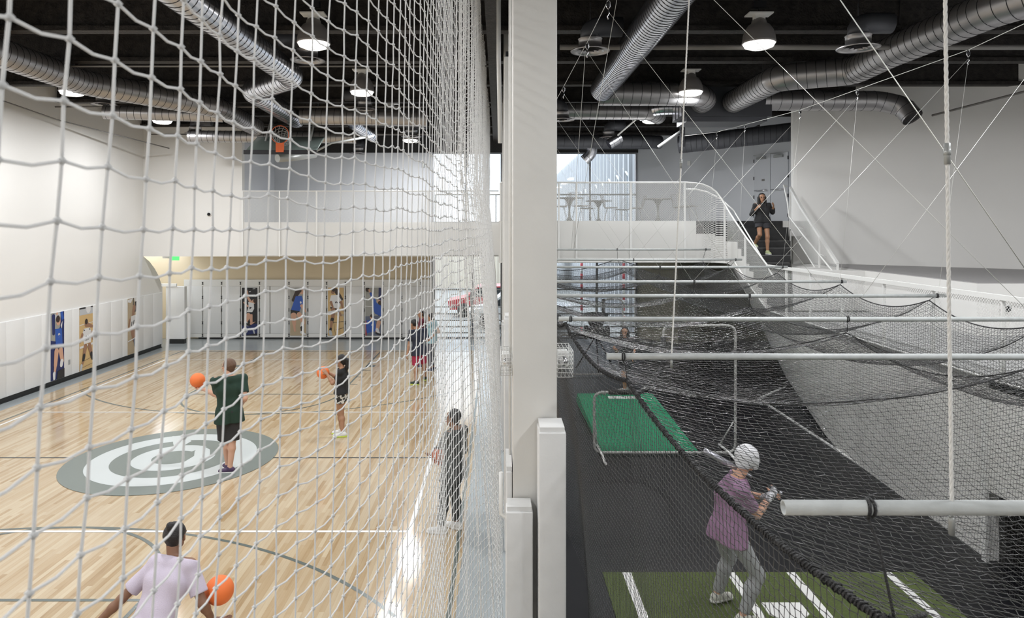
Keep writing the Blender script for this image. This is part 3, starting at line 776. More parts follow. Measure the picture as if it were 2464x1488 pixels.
leftp('leftmost poster on the left wall, player in blue jersey number 9 with raised arms', 17.6, 18.14, ('n', [
  ('g', [(0,1),(.75,1),(.6,.55),(0,.6)]), ('l', (.5,.95,.2)), ('n', (L,.12,.1,(.18,.95),(.2,.7))), ('b', (L,.1,.12,(.8,.98),(.95,.85))), ('n', (L,.12,.14,(.95,.85),(.72,.72))), ('s', (.55,.86,.16)), ('h', (.52,.9,.15)), ('s', (.45,.99,.08)),
  ('w', [(.72,.8),(.86,.86),(.8,.74)]), ('b', [(.3,.76),(.8,.75),(.86,.5),(.34,.5)]), ('k', [(.3,.5),(.86,.5),(.84,.42),(.5,.41),(.3,.44)]), ('s', (L,.16,.12,(.72,.42),(.84,.26))), ('s', (L,.16,.12,(.4,.42),(.32,.22))), ('w', (L,.12,.11,(.8,.25),(.76,.2))), ('s', (L,.1,.07,(.32,.22),(.25,.1))),
  ('w', (L,.1,.08,(.22,.1),(.22,.03))), ('k', [(.4,0),(1,.0),(1,.14),(.5,.12)])]), [('9', .58, .645, .17, 'w')])
leftp('middle poster on the left wall, player in white jersey number 21', 18.8, 19.42, ('y', [
  ('l', [(0,1),(1,1),(1,.88),(0,.88)]), ('k', [(0,1),(.45,1),(.45,.975),(0,.975)]), ('k', [(.85,1),(1,1),(1,.98),(.85,.98)]), ('w', (.66,.965,.17)), ('w', [(0,.73),(1,.745),(1,.735),(0,.72)]), ('t', (L,.1,.06,(.6,.71),(.95,.67))), ('t', (.5,.73,.13)), ('h', (.5,.765,.11)),
  ('w', [(.3,.66),(.76,.66),(.9,.58),(.84,.42),(.32,.41),(.2,.58)]), ('t', (L,.08,.06,(.2,.57),(.02,.46))), ('t', (L,.08,.06,(.9,.57),(1,.46))), ('k', [(.3,.655),(.4,.63),(.3,.62)]), ('k', [(.74,.655),(.7,.63),(.8,.62)]), ('w', [(0,.39),(1,.41),(1,.375),(0,.355)]),
  ('t', (L,.13,.1,(.42,.37),(.32,.24))), ('t', (L,.13,.1,(.72,.37),(.86,.24))), ('k', (L,.1,.07,(.32,.23),(.24,.13))), ('k', (L,.1,.07,(.86,.23),(.94,.15))), ('t', (L,.06,.06,(.24,.13),(.16,.08))), ('l', (L,.09,.07,(.12,.08),(.08,.02))),
  ('k', [(.3,.15),(1,.18),(1,.175),(.3,.145)]), ('k', [(.2,.05),(1,.08),(1,.075),(.2,.045)])]), [('21', .55, .5, .17, 'k')])
leftp('rightmost poster on the left wall, player in white on a tan court background', 21.25, 21.86, ('o', [
  ('w', [(0,.98),(.5,1),(.3,.92),(0,.94)]), ('k', [(.5,1),(.56,1),(.56,.87),(.5,.87)]), ('h', [(.66,.96),(.9,.98),(.85,.75),(.66,.74)]), ('w', [(.6,1),(1,1),(1,.93),(.65,.93)]), ('t', (.6,.82,.14)), ('t', (L,.12,.1,(.55,.78),(.5,.68))),
  ('w', [(.3,.68),(.9,.69),(.86,.44),(.2,.45)]), ('t', (L,.07,.06,(.2,.62),(.08,.5))), ('k', [(.35,.58),(.42,.58),(.36,.5),(.3,.5)]), ('k', [(.55,.6),(.62,.6),(.52,.5),(.46,.5)]), ('t', (L,.13,.09,(.4,.42),(.55,.24))), ('t', (L,.13,.09,(.7,.42),(.66,.26))), ('w', [(0,.25),(.8,.285),(.8,.265),(0,.23)]), ('d', (L,.08,.07,(.6,.24),(.66,.14)))]))

# ================================================================ LAMPS, DIFFUSERS, DUCTS, PIPES
def make_lamp():
    r = thing('high_bay_lamp', '', 'ceiling lamp', (0, 0, 6.95))
    b = MB(); b.lathe([(.25, 0), (.262, .0), (.255, .035), (.245, .12), (.215, .21), (.165, .285), (.12, .31), (.11, .36), (.06, .40), (.0, .40)], n=28)
    b.lathe([(.0, .30), (.12, .28), (.2, .2), (.24, .1), (.248, .0)], n=28)
    b.build('shade', GUNMETAL, r)
    b = MB(); b.lathe([(.245, -.005), (.22, -.045), (.14, -.075), (0, -.085)], n=28); b.build('lens', BULB, r)
    b = MB()
    for rr, zz in ((.225, -.05), (.15, -.08), (.08, -.09)): b.tube([(rr*math.cos(a), rr*math.sin(a), zz) for a in [2*PI*i/20 for i in range(20)]], .004, 4, closed=True)
    for k in range(8): a = PI*k/4; b.tube([(.252*math.cos(a), .252*math.sin(a), 0), (.225*math.cos(a), .225*math.sin(a), -.052), (.15*math.cos(a), .15*math.sin(a), -.083), (0, 0, -.094)], .004, 4)
    b.build('wire_guard', RAIL_WHITE, r)
    b = MB(); b.box(-.19, .19, -.12, .12, .45, .47); b.box(-.08, .08, -.06, .06, .36, .45); b.build('reflector_plate', RAIL_WHITE, r)
    b = MB(); b.tube([(0, 0, .47), (0, 0, .875)], .012, 6); b.box(-.1, .1, -.05, .05, .56, .66); b.build('ballast_stem', DARK_STEEL, r)
    ld = D.lights.new('lamp_light', 'AREA'); ld.shape = 'DISK'; ld.size = .42; ld.energy = LAMP_POWER; ld.color = (.975, .985, 1.0)
    lo = D.objects.new('lamp_light', ld); C.objects.link(lo); lo.parent = r; lo.location = (0, 0, -.10)
    return r
lamp0 = make_lamp()
tunnel_light = [ch for ch in lamp0.children if ch.type == 'LIGHT'][0].data
court_light = tunnel_light.copy(); court_light.energy = LAMP_POWER*.90
lamp0_first = dup(lamp0)
wl = {-9.15: 'beside the white left wall', -2.93: 'over the basketball court', 4.12: 'over the batting tunnel', 10.2: 'above the right walkway'}
nearw = {11.0: 'nearest in view', 14.9: 'second nearest in view', 18.9: 'third nearest in view', 18.8: 'farthest in view', 23.0: 'farthest in view'}
for i, (x, y) in enumerate(LAMP_SPOTS):
    o = lamp0_first if i == 0 else (lamp0 if i == len(LAMP_SPOTS)-1 else dup(lamp0))
    o.location = (x, y, 6.95)
    if x < 0:
        for ch in o.children:
            if ch.type == 'LIGHT': ch.data = court_light
    if x < -9 and y == 11.0: w = 'behind the view'
    elif x < -9 and y == 14.9: w = 'nearest in view'
    elif x < -9 and y == 18.9: w = 'second nearest in view'
    else: w = nearw.get(y, 'behind the view')
    o['label'] = 'dark bell ceiling lamp %s, %s' % (wl[x], w)
    o['group'] = 'ceiling lamps ' + ('in view' if 'in view' in w else 'behind the view, ' + wl[x])

def make_diff():
    r = thing('air_diffuser', '', 'air vent', (0, 0, 6.8))
    b = MB(); b.lathe([(.30, .0), (.31, .015), (.22, .05), (.18, .055), (.18, .2), (.19, .2)], n=28)
    b.build('cone', DUCT_D, r)
    for rr, zz in ((.215, .0), (.135, -.005), (.065, -.01)):
        b = MB(); b.lathe([(rr, zz), (rr*.94, zz+.004), (rr*.72, zz+.045), (rr*.72, zz+.05), (rr*1.0, zz+.005)], n=24); b.build('ring', DUCT_D, r)
    b = MB(); b.tube([(0, 0, .2), (0, 0, .3), (.02, 0, .33), (.08, 0, .375), (.18, 0, .39), (.5, 0, .39)], .155, 18); b.tube([(0, 0, .4), (0, 0, .78)], .006, 6); b.build('elbow', DUCT_K, r)
    return r
diff0 = make_diff()
first = True
for (px, py, Y, rz, lbl) in ((740, 147, 12.5, 180, 'beside the bright silver duct over the court'), (250, 253, 17.4, 0, 'near the left white wall'), (878, 265, 17.6, 180, 'behind the second lamp over the court'),
        (470, 322, 21.2, 0, 'far left before the gallery'), (990, 330, 21.15, 0, 'far over the court by the white net'), (1420, 125, 10.9, 0, 'in the batting area left of the silver duct'), (2065, 118, 10.5, 0, 'under the large duct at the upper right'),
        (1352, 290, 17.0, 180, 'half hidden behind the white column'), (1465, 333, 21.5, 0, 'far back in the batting area by the short duct elbow'), (1762, 349, 23.5, 0, 'before the upper corridor doors'), (862, 370, 24.8, 90, 'black, low before the gallery wall')):
    o = diff0 if first else dup(diff0); first = False
    X, Y, Z = at(px, py, Y); o.location = (X, Y, Z); o.rotation_euler = (0, 0, math.radians(rz))
    o['label'] = 'round ceiling air diffuser ' + lbl; o['group'] = 'round ceiling air diffusers'

def duct(lbl, pts, r, m, nm='air_duct', step=.16, rr=None):
    """round spiral duct along pts, joints every step"""
    root = thing(nm, lbl, 'air duct', pts[0])
    P = [Vector(p)-Vector(pts[0]) for p in pts]
    # round the corners
    Q = [P[0]]
    for i in range(1, len(P)-1):
        a = (P[i-1]-P[i]); c = (P[i+1]-P[i]); d = min(r*1.1, a.length*.45, c.length*.45)
        p0 = P[i]+a.normalized()*d; p1 = P[i]+c.normalized()*d
        for k in range(7):
            t = k/6; Q.append(p0*(1-t)**2+P[i]*2*t*(1-t)+p1*t*t)
    Q.append(P[-1])
    b = MB(); b.tube(Q, r, 28, False); b.build('duct', m, root)
    hl = sum((Q[i+1]-Q[i]).length for i in range(len(Q)-1)); nh = max(1, int(hl/3.5)); dd = 0; tg = [hl*(k+.5)/nh for k in range(nh)]
    for i in range(len(Q)-1):
        l_ = (Q[i+1]-Q[i]).length
        while tg and tg[0] <= dd+l_:
            c_ = Q[i].lerp(Q[i+1], (tg[0]-dd)/l_); tg.pop(0); h_ = MB(); h_.tube([c_+Vector((0, 0, r-.01)), Vector((c_.x, c_.y, ZC-.06-pts[0][2]))], .006, 6); h_.build('hanger_rod', DARK_STEEL, root)
        dd += l_
    s = MB(); up = Vector((0, 0, 1)); dist = 0
    nx = step*.5
    for i in range(len(Q)-1):
        a, c = Q[i], Q[i+1]; L_ = (c-a).length; t = (c-a).normalized()
        while nx < dist+L_:
            ctr = a+t*(nx-dist); u = t.cross(up)
            if u.length < .1: u = t.cross(Vector((1, 0, 0)))
            u.normalize(); w = u.cross(t)
            s.tube([ctr+(u*math.cos(q)+w*math.sin(q))*(r+.001)+t*(.06*r*math.sin(q)) for q in [2*PI*k/24 for k in range(24)]], .0055, 4, closed=True)
            nx += step
        dist += L_
    s.build('seams', SEAM, root)
    return root
Z7 = 6.99
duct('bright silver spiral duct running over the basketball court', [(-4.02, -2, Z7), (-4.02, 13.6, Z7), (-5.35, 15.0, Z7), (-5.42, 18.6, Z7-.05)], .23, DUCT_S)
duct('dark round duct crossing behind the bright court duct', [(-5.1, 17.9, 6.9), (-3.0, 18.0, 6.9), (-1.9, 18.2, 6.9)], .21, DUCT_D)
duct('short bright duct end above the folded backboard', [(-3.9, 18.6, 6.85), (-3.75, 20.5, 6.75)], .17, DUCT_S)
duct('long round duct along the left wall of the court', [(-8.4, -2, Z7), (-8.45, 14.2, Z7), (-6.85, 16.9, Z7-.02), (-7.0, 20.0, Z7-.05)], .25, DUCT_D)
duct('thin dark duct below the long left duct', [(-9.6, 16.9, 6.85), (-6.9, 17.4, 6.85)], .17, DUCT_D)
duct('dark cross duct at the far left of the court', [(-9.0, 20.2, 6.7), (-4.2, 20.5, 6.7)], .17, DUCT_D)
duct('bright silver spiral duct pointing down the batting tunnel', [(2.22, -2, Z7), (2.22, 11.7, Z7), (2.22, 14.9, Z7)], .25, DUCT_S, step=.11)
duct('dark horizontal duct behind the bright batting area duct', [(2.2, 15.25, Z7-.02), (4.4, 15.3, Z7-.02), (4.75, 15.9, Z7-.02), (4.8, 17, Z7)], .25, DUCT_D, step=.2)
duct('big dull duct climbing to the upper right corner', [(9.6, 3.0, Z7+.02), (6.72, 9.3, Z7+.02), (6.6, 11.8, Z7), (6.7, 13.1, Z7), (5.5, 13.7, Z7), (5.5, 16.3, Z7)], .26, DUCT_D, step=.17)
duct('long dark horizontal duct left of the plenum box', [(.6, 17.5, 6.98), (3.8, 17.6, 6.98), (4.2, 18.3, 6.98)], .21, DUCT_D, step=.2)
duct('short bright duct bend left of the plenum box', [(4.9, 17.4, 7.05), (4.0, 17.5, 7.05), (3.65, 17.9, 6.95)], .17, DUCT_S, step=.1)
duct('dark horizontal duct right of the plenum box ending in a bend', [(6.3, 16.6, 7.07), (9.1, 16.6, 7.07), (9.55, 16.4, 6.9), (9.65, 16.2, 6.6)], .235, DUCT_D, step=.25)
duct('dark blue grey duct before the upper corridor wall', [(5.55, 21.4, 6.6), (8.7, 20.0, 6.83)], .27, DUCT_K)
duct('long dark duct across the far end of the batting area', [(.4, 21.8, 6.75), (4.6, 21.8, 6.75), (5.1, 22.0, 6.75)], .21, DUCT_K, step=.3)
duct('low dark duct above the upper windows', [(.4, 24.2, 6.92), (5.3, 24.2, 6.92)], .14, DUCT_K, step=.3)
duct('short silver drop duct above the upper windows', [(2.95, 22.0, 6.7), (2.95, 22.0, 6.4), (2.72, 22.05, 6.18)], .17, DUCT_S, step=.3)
duct('small silver duct stub right of the silver drop duct', [(3.6, 20.6, 6.72), (3.25, 20.55, 6.5)], .15, DUCT_S, step=.2)
pl = thing('plenum_box', 'large dark sheet metal plenum box between the ducts', 'air duct', (5.5, 16.9, 6.55))
b = MB(); b.box(-1.15, .95, -.5, .5, .12, .85); b.box(-1.05, .85, -.46, .46, 0, .12); b.build('box', DUCT_K, pl)
b = MB()
for y_ in (-.3, 0, .3): b.box(-1.16, -1.14, y_-.1, y_+.1, .14, .6)
b.build('flange', DUCT_S, pl)
pp = thing('steel_post', 'black steel post hanging below the plenum box holding a cable', 'post', (5.02, 19.0, 6.25))
b = MB(); b.box(-.06, .06, -.05, .05, 0, 1.57); b.build('post_body', DARK_STEEL, pp)
b = MB(); b.tube([(-.05, 0, .42), (-.3, .1, .25), (-.62, .2, .02)], .04, 10); b.build('brace_tube', RAIL_GREY, pp)
def pipe(lbl, pts, r, m=RAIL_GREY, nm='pipe', cat='pipe'):
    L0 = Vector(pts[0]); b = MB(); b.tube([Vector(p)-L0 for p in pts], r, 8); o = b.build(nm, m); o.location = L0
    return tag(o, lbl, cat)
PIPE_D = mat('dull grey pipe', (.20, .19, .18), .5)
pipe('grey horizontal pipe crossing the ceiling over the batting area', [(1.0, 11.35, 6.98), (12.5, 11.35, 6.98)], .045, PIPE_D)
pipe('slim conduit across the ceiling over the court', [(-11.3, 13.4, 7.15), (-.2, 13.4, 7.15)], .02, PIPE_D, 'conduit')
pipe('second slim conduit across the ceiling over the court', [(-11.3, 17.7, 7.12), (-.2, 17.7, 7.12)], .02, PIPE_D, 'conduit')
pipe('grey pipe slanting down the big white wall at upper right', [at(2243, 278, 15.9), at(2464, 221, 14.2), at(2700, 160, 12.6)], .025, PIPE_D)
pipe('thin sprinkler pipe along the upper left wall edge', [(-11.1, 9, 7.3), (-11.1, 17.5, 6.75), (-10.2, 21.5, 6.5)], .018, PIPE_D, 'sprinkler_pipe')
pipe('slim grey pipe across the far end before the gallery', [(-11, 22.0, 7.0), (-.2, 22.0, 7.0)], .022, PIPE_D)
pipe('slanting bright tube under the ceiling far back in the batting area', [at(1487, 325, 20), at(1545, 275, 18.5), (at(1545, 275, 18.5)[0]+.02, 18.5, 7.83)], .025, RAIL_WHITE, 'brace_tube')
pipe('white vertical pipe run beside the white column near the ceiling', [(0.0, 9.6, 7.6), (-.0, 9.6, 6.4), (.02, 9.6, 5.2)], .03, RAIL_WHITE)

# ================================================================ FOLDED BACKBOARD
bb = thing('basketball_hoop', 'basketball backboard folded up under the ceiling before the gallery', 'basketball hoop', (-5.68, 18.1, 6.0))
b = MB(); b.bbox(-.92, .92, -.02, 1.05, 0, .05, .02, Matrix.Rotation(math.radians(28), 4, 'X')); b.build('backboard', mat('smoked backboard', (.22, .27, .25), .2), bb)
b = MB(); b.box(-.95, .95, -.05, 0, -.05, .06); b.box(-.95, .95, 0, .05, -.02, .0); b.build('edge_pad', DARK_STEEL, bb)
b = MB(); b.box(-.10, .10, -.09, -.03, .0, .24); b.build('rim_bracket', mat('orange steel', (.7, .13, .03), .4), bb)
b = MB(); b.tube([(.23*math.cos(a), -.06, .46+.23*math.sin(a)) for a in [2*PI*i/28 for i in range(28)]], .010, 6, closed=True); b.build('rim', mat('orange steel', (.7, .13, .03), .4), bb)
nr = []
for j in range(5):
    t = j/4; nr.append([( (.23-.09*t)*math.cos(2*PI*(i+.5*j)/12), .38*t-.06, .46-.12*t+(.23-.09*t)*math.sin(2*PI*(i+.5*j)/12)) for i in range(13)])
o = net_object('net', np.array(nr), .004, NETW, 4, bb)
b = MB(); b.tube([(-.18, .3, -.12), (.1, .7, -.05), (.55, 1.3, .1)], .11, 16); b.build('mast_tube', RAIL_GREY, bb)
for q in ([(.85, .1, .02), (1.25, .3, .28), (2.25, .9, .55)], [(-.6, .6, .34), (-.6, 1.6, 1.80)], [(.6, .6, .34), (.6, 1.6, 1.80)]): b = MB(); b.tube(q, .028, 8); b.build('brace', RAIL_GREY, bb)

# ================================================================ COLUMNS WITH PADS
col0 = thing('column', 'nearest white steel column standing between the gym and the batting tunnel', 'column', (.28, 5.85, 0))
b = MB(); b.bbox(-.165, .19, -.25, .25, 1.0, ZC, .008); b.build('shaft', COLUMN, col0)
b = MB(); b.box(-.10, .16, -.22, .22, 0, 1.0); b.build('base_shaft', COLUMN, col0)
b = MB(); b.tube([(-.18, -.22, 2.9), (-.18, -.22, ZC)], .006, 6); b.tube([(-.185, .1, 1.5), (-.185, .1, ZC)], .012, 6); b.build('conduit', RAIL_WHITE, col0)
def col_pad(lbl, x0, x1, y0, y1, h):
    r = thing('column_pad', lbl, 'column pad', ((x0+x1)/2, (y0+y1)/2, 0)); w = (x1-x0)/2; d = (y1-y0)/2
    b = MB(); b.bbox(-w, w, -d, d, .02, h, .012); b.build('cushion', PAD_COL, r)
    b = MB(); b.box(-w*.9, w*.9, -d+.02, d, h, h+.035); b.build('top_flap', PAD_COL, r)
    return r
col_pad('shorter white vinyl pad on the gym side of the nearest column', .055, .265, 5.38, 5.58, 1.82)
col_pad('taller white vinyl pad on the batting side of the nearest column', .305, .515, 5.3, 5.59, 2.46)
col_pad('white vinyl pad behind the shorter pad of the nearest column', .06, .11, 5.62, 6.1, 2.05)
c1 = thing('column', 'second white column half hidden behind the nearest one', 'column', (.20, 9.2, 0))
b = MB(); b.bbox(-.13, .2, -.2, .2, 0, 6.25, .01); b.build('shaft', COLUMN, c1)
b = MB(); b.box(-.11, .18, -.18, .18, 6.25, 6.32); b.build('cap', DARK_STEEL, c1)
col_pad('grey white pad on the gym side of the second column', .07, .2, 8.6, 8.96, 2.9)
c2 = thing('column', 'third white column far along the white net', 'column', (.22, 13.0, 0))
b = MB(); b.bbox(-.13, .2, -.2, .2, 0, ZC, .01); b.build('shaft', COLUMN, c2)
col_pad('white pad on the gym side of the third column', .05, .2, 12.5, 12.78, 2.3)
c3 = thing('column', 'fourth white column at the corner of the gallery', 'column', (.22, 17.9, 0))
b = MB(); b.bbox(-.13, .2, -.2, .2, 0, ZC, .01); b.build('shaft', COLUMN, c3)
tb = MB(); tb.tube([(.02, 5.9, 1.95), (.02, 5.9, 1.6), (.08, 5.9, 1.55), (.16, 5.9, 1.55)], .018, 8)
tag(tb.build('net_hook', RAIL_WHITE), 'white bent tube hook on the gym side of the nearest column', 'hook')

def cage_light(lbl, x0, x1, y0, y1, z0, z1):
    r = thing('caged_light', lbl, 'wall light', ((x0+x1)/2, (y0+y1)/2, z0)); w = (x1-x0)/2; d = (y1-y0)/2; h = z1-z0
    b = MB(); n = 6
    for i in range(n+1):
        zz = h*i/n; b.tube([(-w, -d, zz), (w, -d, zz), (w, d, zz), (-w, d, zz)], .0024, 4, closed=True)
    for i in range(5):
        xx = -w+2*w*i/4; b.tube([(xx, d, h), (xx, -d, h), (xx, -d, 0), (xx, d, 0)], .0024, 4)
        yy = -d+2*d*i/4; b.tube([(-w, yy, 0), (w, yy, 0), (w, yy, h), (-w, yy, h)], .0024, 4, closed=True)
    b.build('wire_cage', RAIL_WHITE, r)
    b = MB(); b.bbox(-w*.75, w*.75, d*.1, d*.95, h*.2, h*.8, .01); b.build('housing', RAIL_WHITE, r)
    M = Matrix.Rotation(PI/2, 3, 'X'); b = MB(); b.lathe([(0, .03), (w*.35, .028), (w*.62, .0), (w*.66, -.01)], (0, -d*.1, h*.45), 20, M); b.build('lamp_head', CHROME, r)
    return r
cage_light('wire caged emergency light on the batting side of the nearest column', .475, .60, 5.6, 5.98, 2.82, 3.03)
cage_light('wire caged emergency light on the gym side of the nearest column', .015, .11, 5.62, 6.0, 2.83, 3.0)

# ================================================================ WHITE DIVIDER NET
offs = [1170,1030,920,830,760,710,665,623,580,536,491,447,407,370,341,314,291,272,256,242,230,219,209]
base = []; X, Y = .55, .55*F/1170; base.append((X, Y)); cc = .107
for o_ in offs[1:]:
    k = o_/F; A = k*k+1; Bq = -2*(k*X+Y); Cq = X*X+Y*Y-cc*cc; Dq = max(0, Bq*Bq-4*A*Cq); Y = (-Bq+math.sqrt(Dq))/(2*A); X = k*Y; base.append((X, Y))
pre = [(.55, base[0][1]-cc*i) for i in range(14, 0, -1)]
base = pre+base
while base[-1][1] < 21.9:
    X, Y = base[-1]; tgt = .30+.09*math.exp(-(Y-3.1)/2.0)+.012*math.sin(Y*1.3)+.006*math.sin(Y*2.9+1); base.append((tgt, Y+cc*(.995 if Y < 4.5 else max(.66, .995-.3*(Y-4.5)))))
base = np.array(base); nrow = 92; dz = .0795
ii = np.arange(len(base))[:, None]; zz = .12+np.arange(nrow)[None, :]*dz
h = zz-EYE
Xn = -(base[:, :1]*(1+.036*np.clip(3.2-base[:, 1:2], 0, 1))*(1-.105*h/1.0*np.clip(1.0/base[:, 1:2], 0, 1.4)*np.ones_like(zz)))
farw = np.clip((base[:, 1:2]-4.7)/2.0, 0, 1)
Xn = Xn+farw*.35*np.clip((4.6-zz)/4.6, 0, 1)**.8*(1+.05*np.sin(base[:, 1:2]*2.1+zz))
Xn = Xn+.034*np.sin(base[:, 1:2]*2*PI/.52+.3*zz)*np.clip((base[:, 1:2]-4.8)/2, 0, 1)+.0012*RNG.standard_normal(Xn.shape)
Yn = np.repeat(base[:, 1:2], nrow, 1)+.004*np.sin(zz*2+ii*.7)+RNG.normal(0, .0015, Xn.shape)
Zn = zz+.006*np.sin(ii*1.3+zz*.5)+.008*np.sin(ii*.37+1)+RNG.normal(0, .0022, Xn.shape)+ .010*np.sin(ii*.9)*np.clip((2.5-base[:, 1:2])/1.5, 0, 1)
P = np.stack([Xn, Yn, Zn], 2)
wn = thing('divider_net', 'large white knotted cord net hanging along the near side of the basketball court', 'net', (-.4, 5.0, 7.3))
def sag(P, amp):
    """horizontal cords get a mid point that hangs a little"""
    A = P[:-1].reshape(-1, 3); B = P[1:].reshape(-1, 3); M_ = (A+B)/2; M_[:, 2] -= amp; return A, M_, B
A, M_, B = sag(P, .006)
Av = np.concatenate([A, M_, P[:, :-1].reshape(-1, 3)]); Bv = np.concatenate([M_, B, P[:, 1:].reshape(-1, 3)])
V, Q = edge_tubes(Av, Bv, .00242, 5)
o = np_mesh('cord_mesh', V, Q, NETW, wn, loc=(-.4, 5.0, 7.3))
K = P.reshape(-1, 3); near = K[K[:, 1] < 7]
t_ = np.array([[1,0,0],[-1,0,0],[0,1,0],[0,-1,0],[0,0,1],[0,0,-1]])*.0075
KV = (near[:, None, :]+t_[None]).reshape(-1, 3)
tri = np.array([[0,2,4],[2,1,4],[1,3,4],[3,0,4],[2,0,5],[1,2,5],[3,1,5],[0,3,5]])
KQ = (np.arange(len(near))[:, None, None]*6+tri[None]).reshape(-1, 3)
np_mesh('knots', KV, KQ, NETW, wn, loc=(-.4, 5.0, 7.3))
b = MB(); b.tube([(-.5, -1, 7.38), (-.30, 21.9, 7.38)], .02, 8); o = b.build('track', RAIL_GREY, wn); o.location = (.4, -5.0, -7.3)

# ================================================================ BATTING CAGE
bars = [(2.3, .942, 7.2, 2.3*672/F), (5.3, .824, 7.2, 5.3*308/F), (7.3, .63, 7.0, 7.3*218/F), (9.3, .60, 5.98, 9.3*162/F), (11.4, .6, 5.7, 11.4*128/F), (13.6, .6, 5.65, 13.6*93/F), (16.0, .6, 5.6, 16*75/F), (17.8, .6, 5.43, 17.8*50.5/F)]
bw_ = ['nearest', 'second nearest', 'third nearest', 'fourth nearest', 'fifth nearest', 'third farthest', 'second farthest', 'farthest']
for i, (Y, x0, x1, d_) in enumerate(bars):
    r = thing('net_pole', 'white steel pole across the batting cage top, %s of the eight' % bw_[i], 'pole', (x0, Y, EYE-d_), group='steel poles carrying the batting net')
    L_ = x1-x0; rad = .0245
    b = MB(); n = 14; prof = []
    vs_ = []
    ks = [0, L_*.25, L_*.5, L_*.75, L_]
    for rr in (rad, rad*.82):
        for k in ks:
            for j in range(n): a = 2*PI*j/n; vs_.append((k, rr*math.cos(a), rr*math.sin(a)-.004*math.sin(PI*k/L_)))
    fs = []
    for q in range(4):
        for j in range(n): fs.append((q*n+j, q*n+(j+1)%n, (q+1)*n+(j+1)%n, (q+1)*n+j)); fs.append(((5+q)*n+j, (6+q)*n+j, (6+q)*n+(j+1)%n, (5+q)*n+(j+1)%n))
    for j in range(n): fs.append((j, 5*n+j, 5*n+(j+1)%n, (j+1)%n)); fs.append((4*n+j, 4*n+(j+1)%n, 9*n+(j+1)%n, 9*n+j))
    b.add(vs_, fs, True); b.build('pipe', BAR, r)
    if i > 0:
        b = MB(); b.tube([(L_*.62, 0, 0), (L_*.62+.01, 0, 0)], rad*1.12, 12); b.build('coupling', BAR, r)

# attachment heights of the net
SY = [2.15, 5.3, 7.3, 9.3, 11.4, 13.6, 16.0, 17.75]
LX = [1.23, .98, .70, .66, .64, .62, .62, .62]; LZ = [2.78, 2.86, 3.02, 3.04, 3.06, 3.1, 3.14, 3.16]
CXs = [3.6, 4.2, 3.66, 3.35, 3.2, 3.15, 3.1, 3.03]; CZ = [2.72, 3.0, 2.93, 2.97, 3.0, 3.1, 3.2, 3.24]
RX = [5.78, 5.8, 5.8, 5.76, 5.6, 5.45, 5.35, 5.2]; RZ = [3.0, 3.02, 3.04, 3.06, 3.1, 3.15, 3.17, 3.2]
def edge(SX, SZ, sg_):
    def f(y):
        y = np.asarray(y, float)
        x = np.interp(y, SY, SX); z_ = np.interp(y, SY, SZ)
        i = np.clip(np.searchsorted(SY, y)-1, 0, len(SY)-2); a = np.array(SY)[i]; c = np.array(SY)[i+1]; t = (y-a)/(c-a)
        return x, z_-sg_*4*t*(1-t)
    return f
eL = edge(LX, LZ, .13); eC = edge(CXs, CZ, .26); eR = edge(RX, RZ, .20)
pitch = .0465
ny = int((17.75-2.15)/pitch); ys = np.linspace(2.15, 17.75, ny+1)
nx_ = 104
xl_, zl_ = eL(ys); xc_, zc_ = eC(ys); xr_, zr_ = eR(ys)
u = np.linspace(0, 1, nx_+1)
Pt = np.zeros((ny+1, nx_+1, 3))
for j, t in enumerate(u):
    if t < .5:
        q = t*2; x = xl_*(1-q)+xc_*q; z_ = zl_*(1-q)+zc_*q-.30*4*q*(1-q)*.8
    else:
        q = (t-.5)*2; x = xc_*(1-q)+xr_*q; z_ = zc_*(1-q)+zr_*q-.42*4*q*(1-q)*.8
    Pt[:, j, 0] = x; Pt[:, j, 1] = ys; Pt[:, j, 2] = z_
JJ, II = np.meshgrid(np.arange(nx_+1), np.arange(ny+1))
zig = (((JJ+II) % 2)*2-1)*.0045
Pt[:, :, 1] += zig+RNG.normal(0, .0022, zig.shape); Pt[:, :, 0] += RNG.normal(0, .0022, zig.shape)+(((II) % 2)*2-1)*.004; Pt[:, :, 2] += RNG.normal(0, .003, zig.shape)+.01*np.sin(II*.31)*np.sin(JJ*.27)
cage = thing('batting_net', 'black knotted batting cage net hung under white steel poles over the black floor', 'net', (3.2, 10, 3.0))
CL = (3.2, 10, 3.0)
def cage_net(nm, P, r=.0019, knot_y=6.5, lbl=None):
    A = np.concatenate([P[:-1].reshape(-1, 3), P[:, :-1].reshape(-1, 3)]); B = np.concatenate([P[1:].reshape(-1, 3), P[:, 1:].reshape(-1, 3)])
    V, Q = edge_tubes(A, B, r, 3)
    K = P.reshape(-1, 3); K = K[K[:, 1] < knot_y]
    o = np_mesh(nm, V, Q, NETB, cage, loc=CL); o.location = (0, 0, 0)
    KV = (K[:, None, :]+(t_*.66)[None]).reshape(-1, 3); KQ = (np.arange(len(K))[:, None, None]*6+tri[None]).reshape(-1, 3)
    if len(K): o = np_mesh('knots', KV, KQ, NETB, cage, loc=CL); o.location = (0, 0, 0)
cage_net('top_net', Pt)
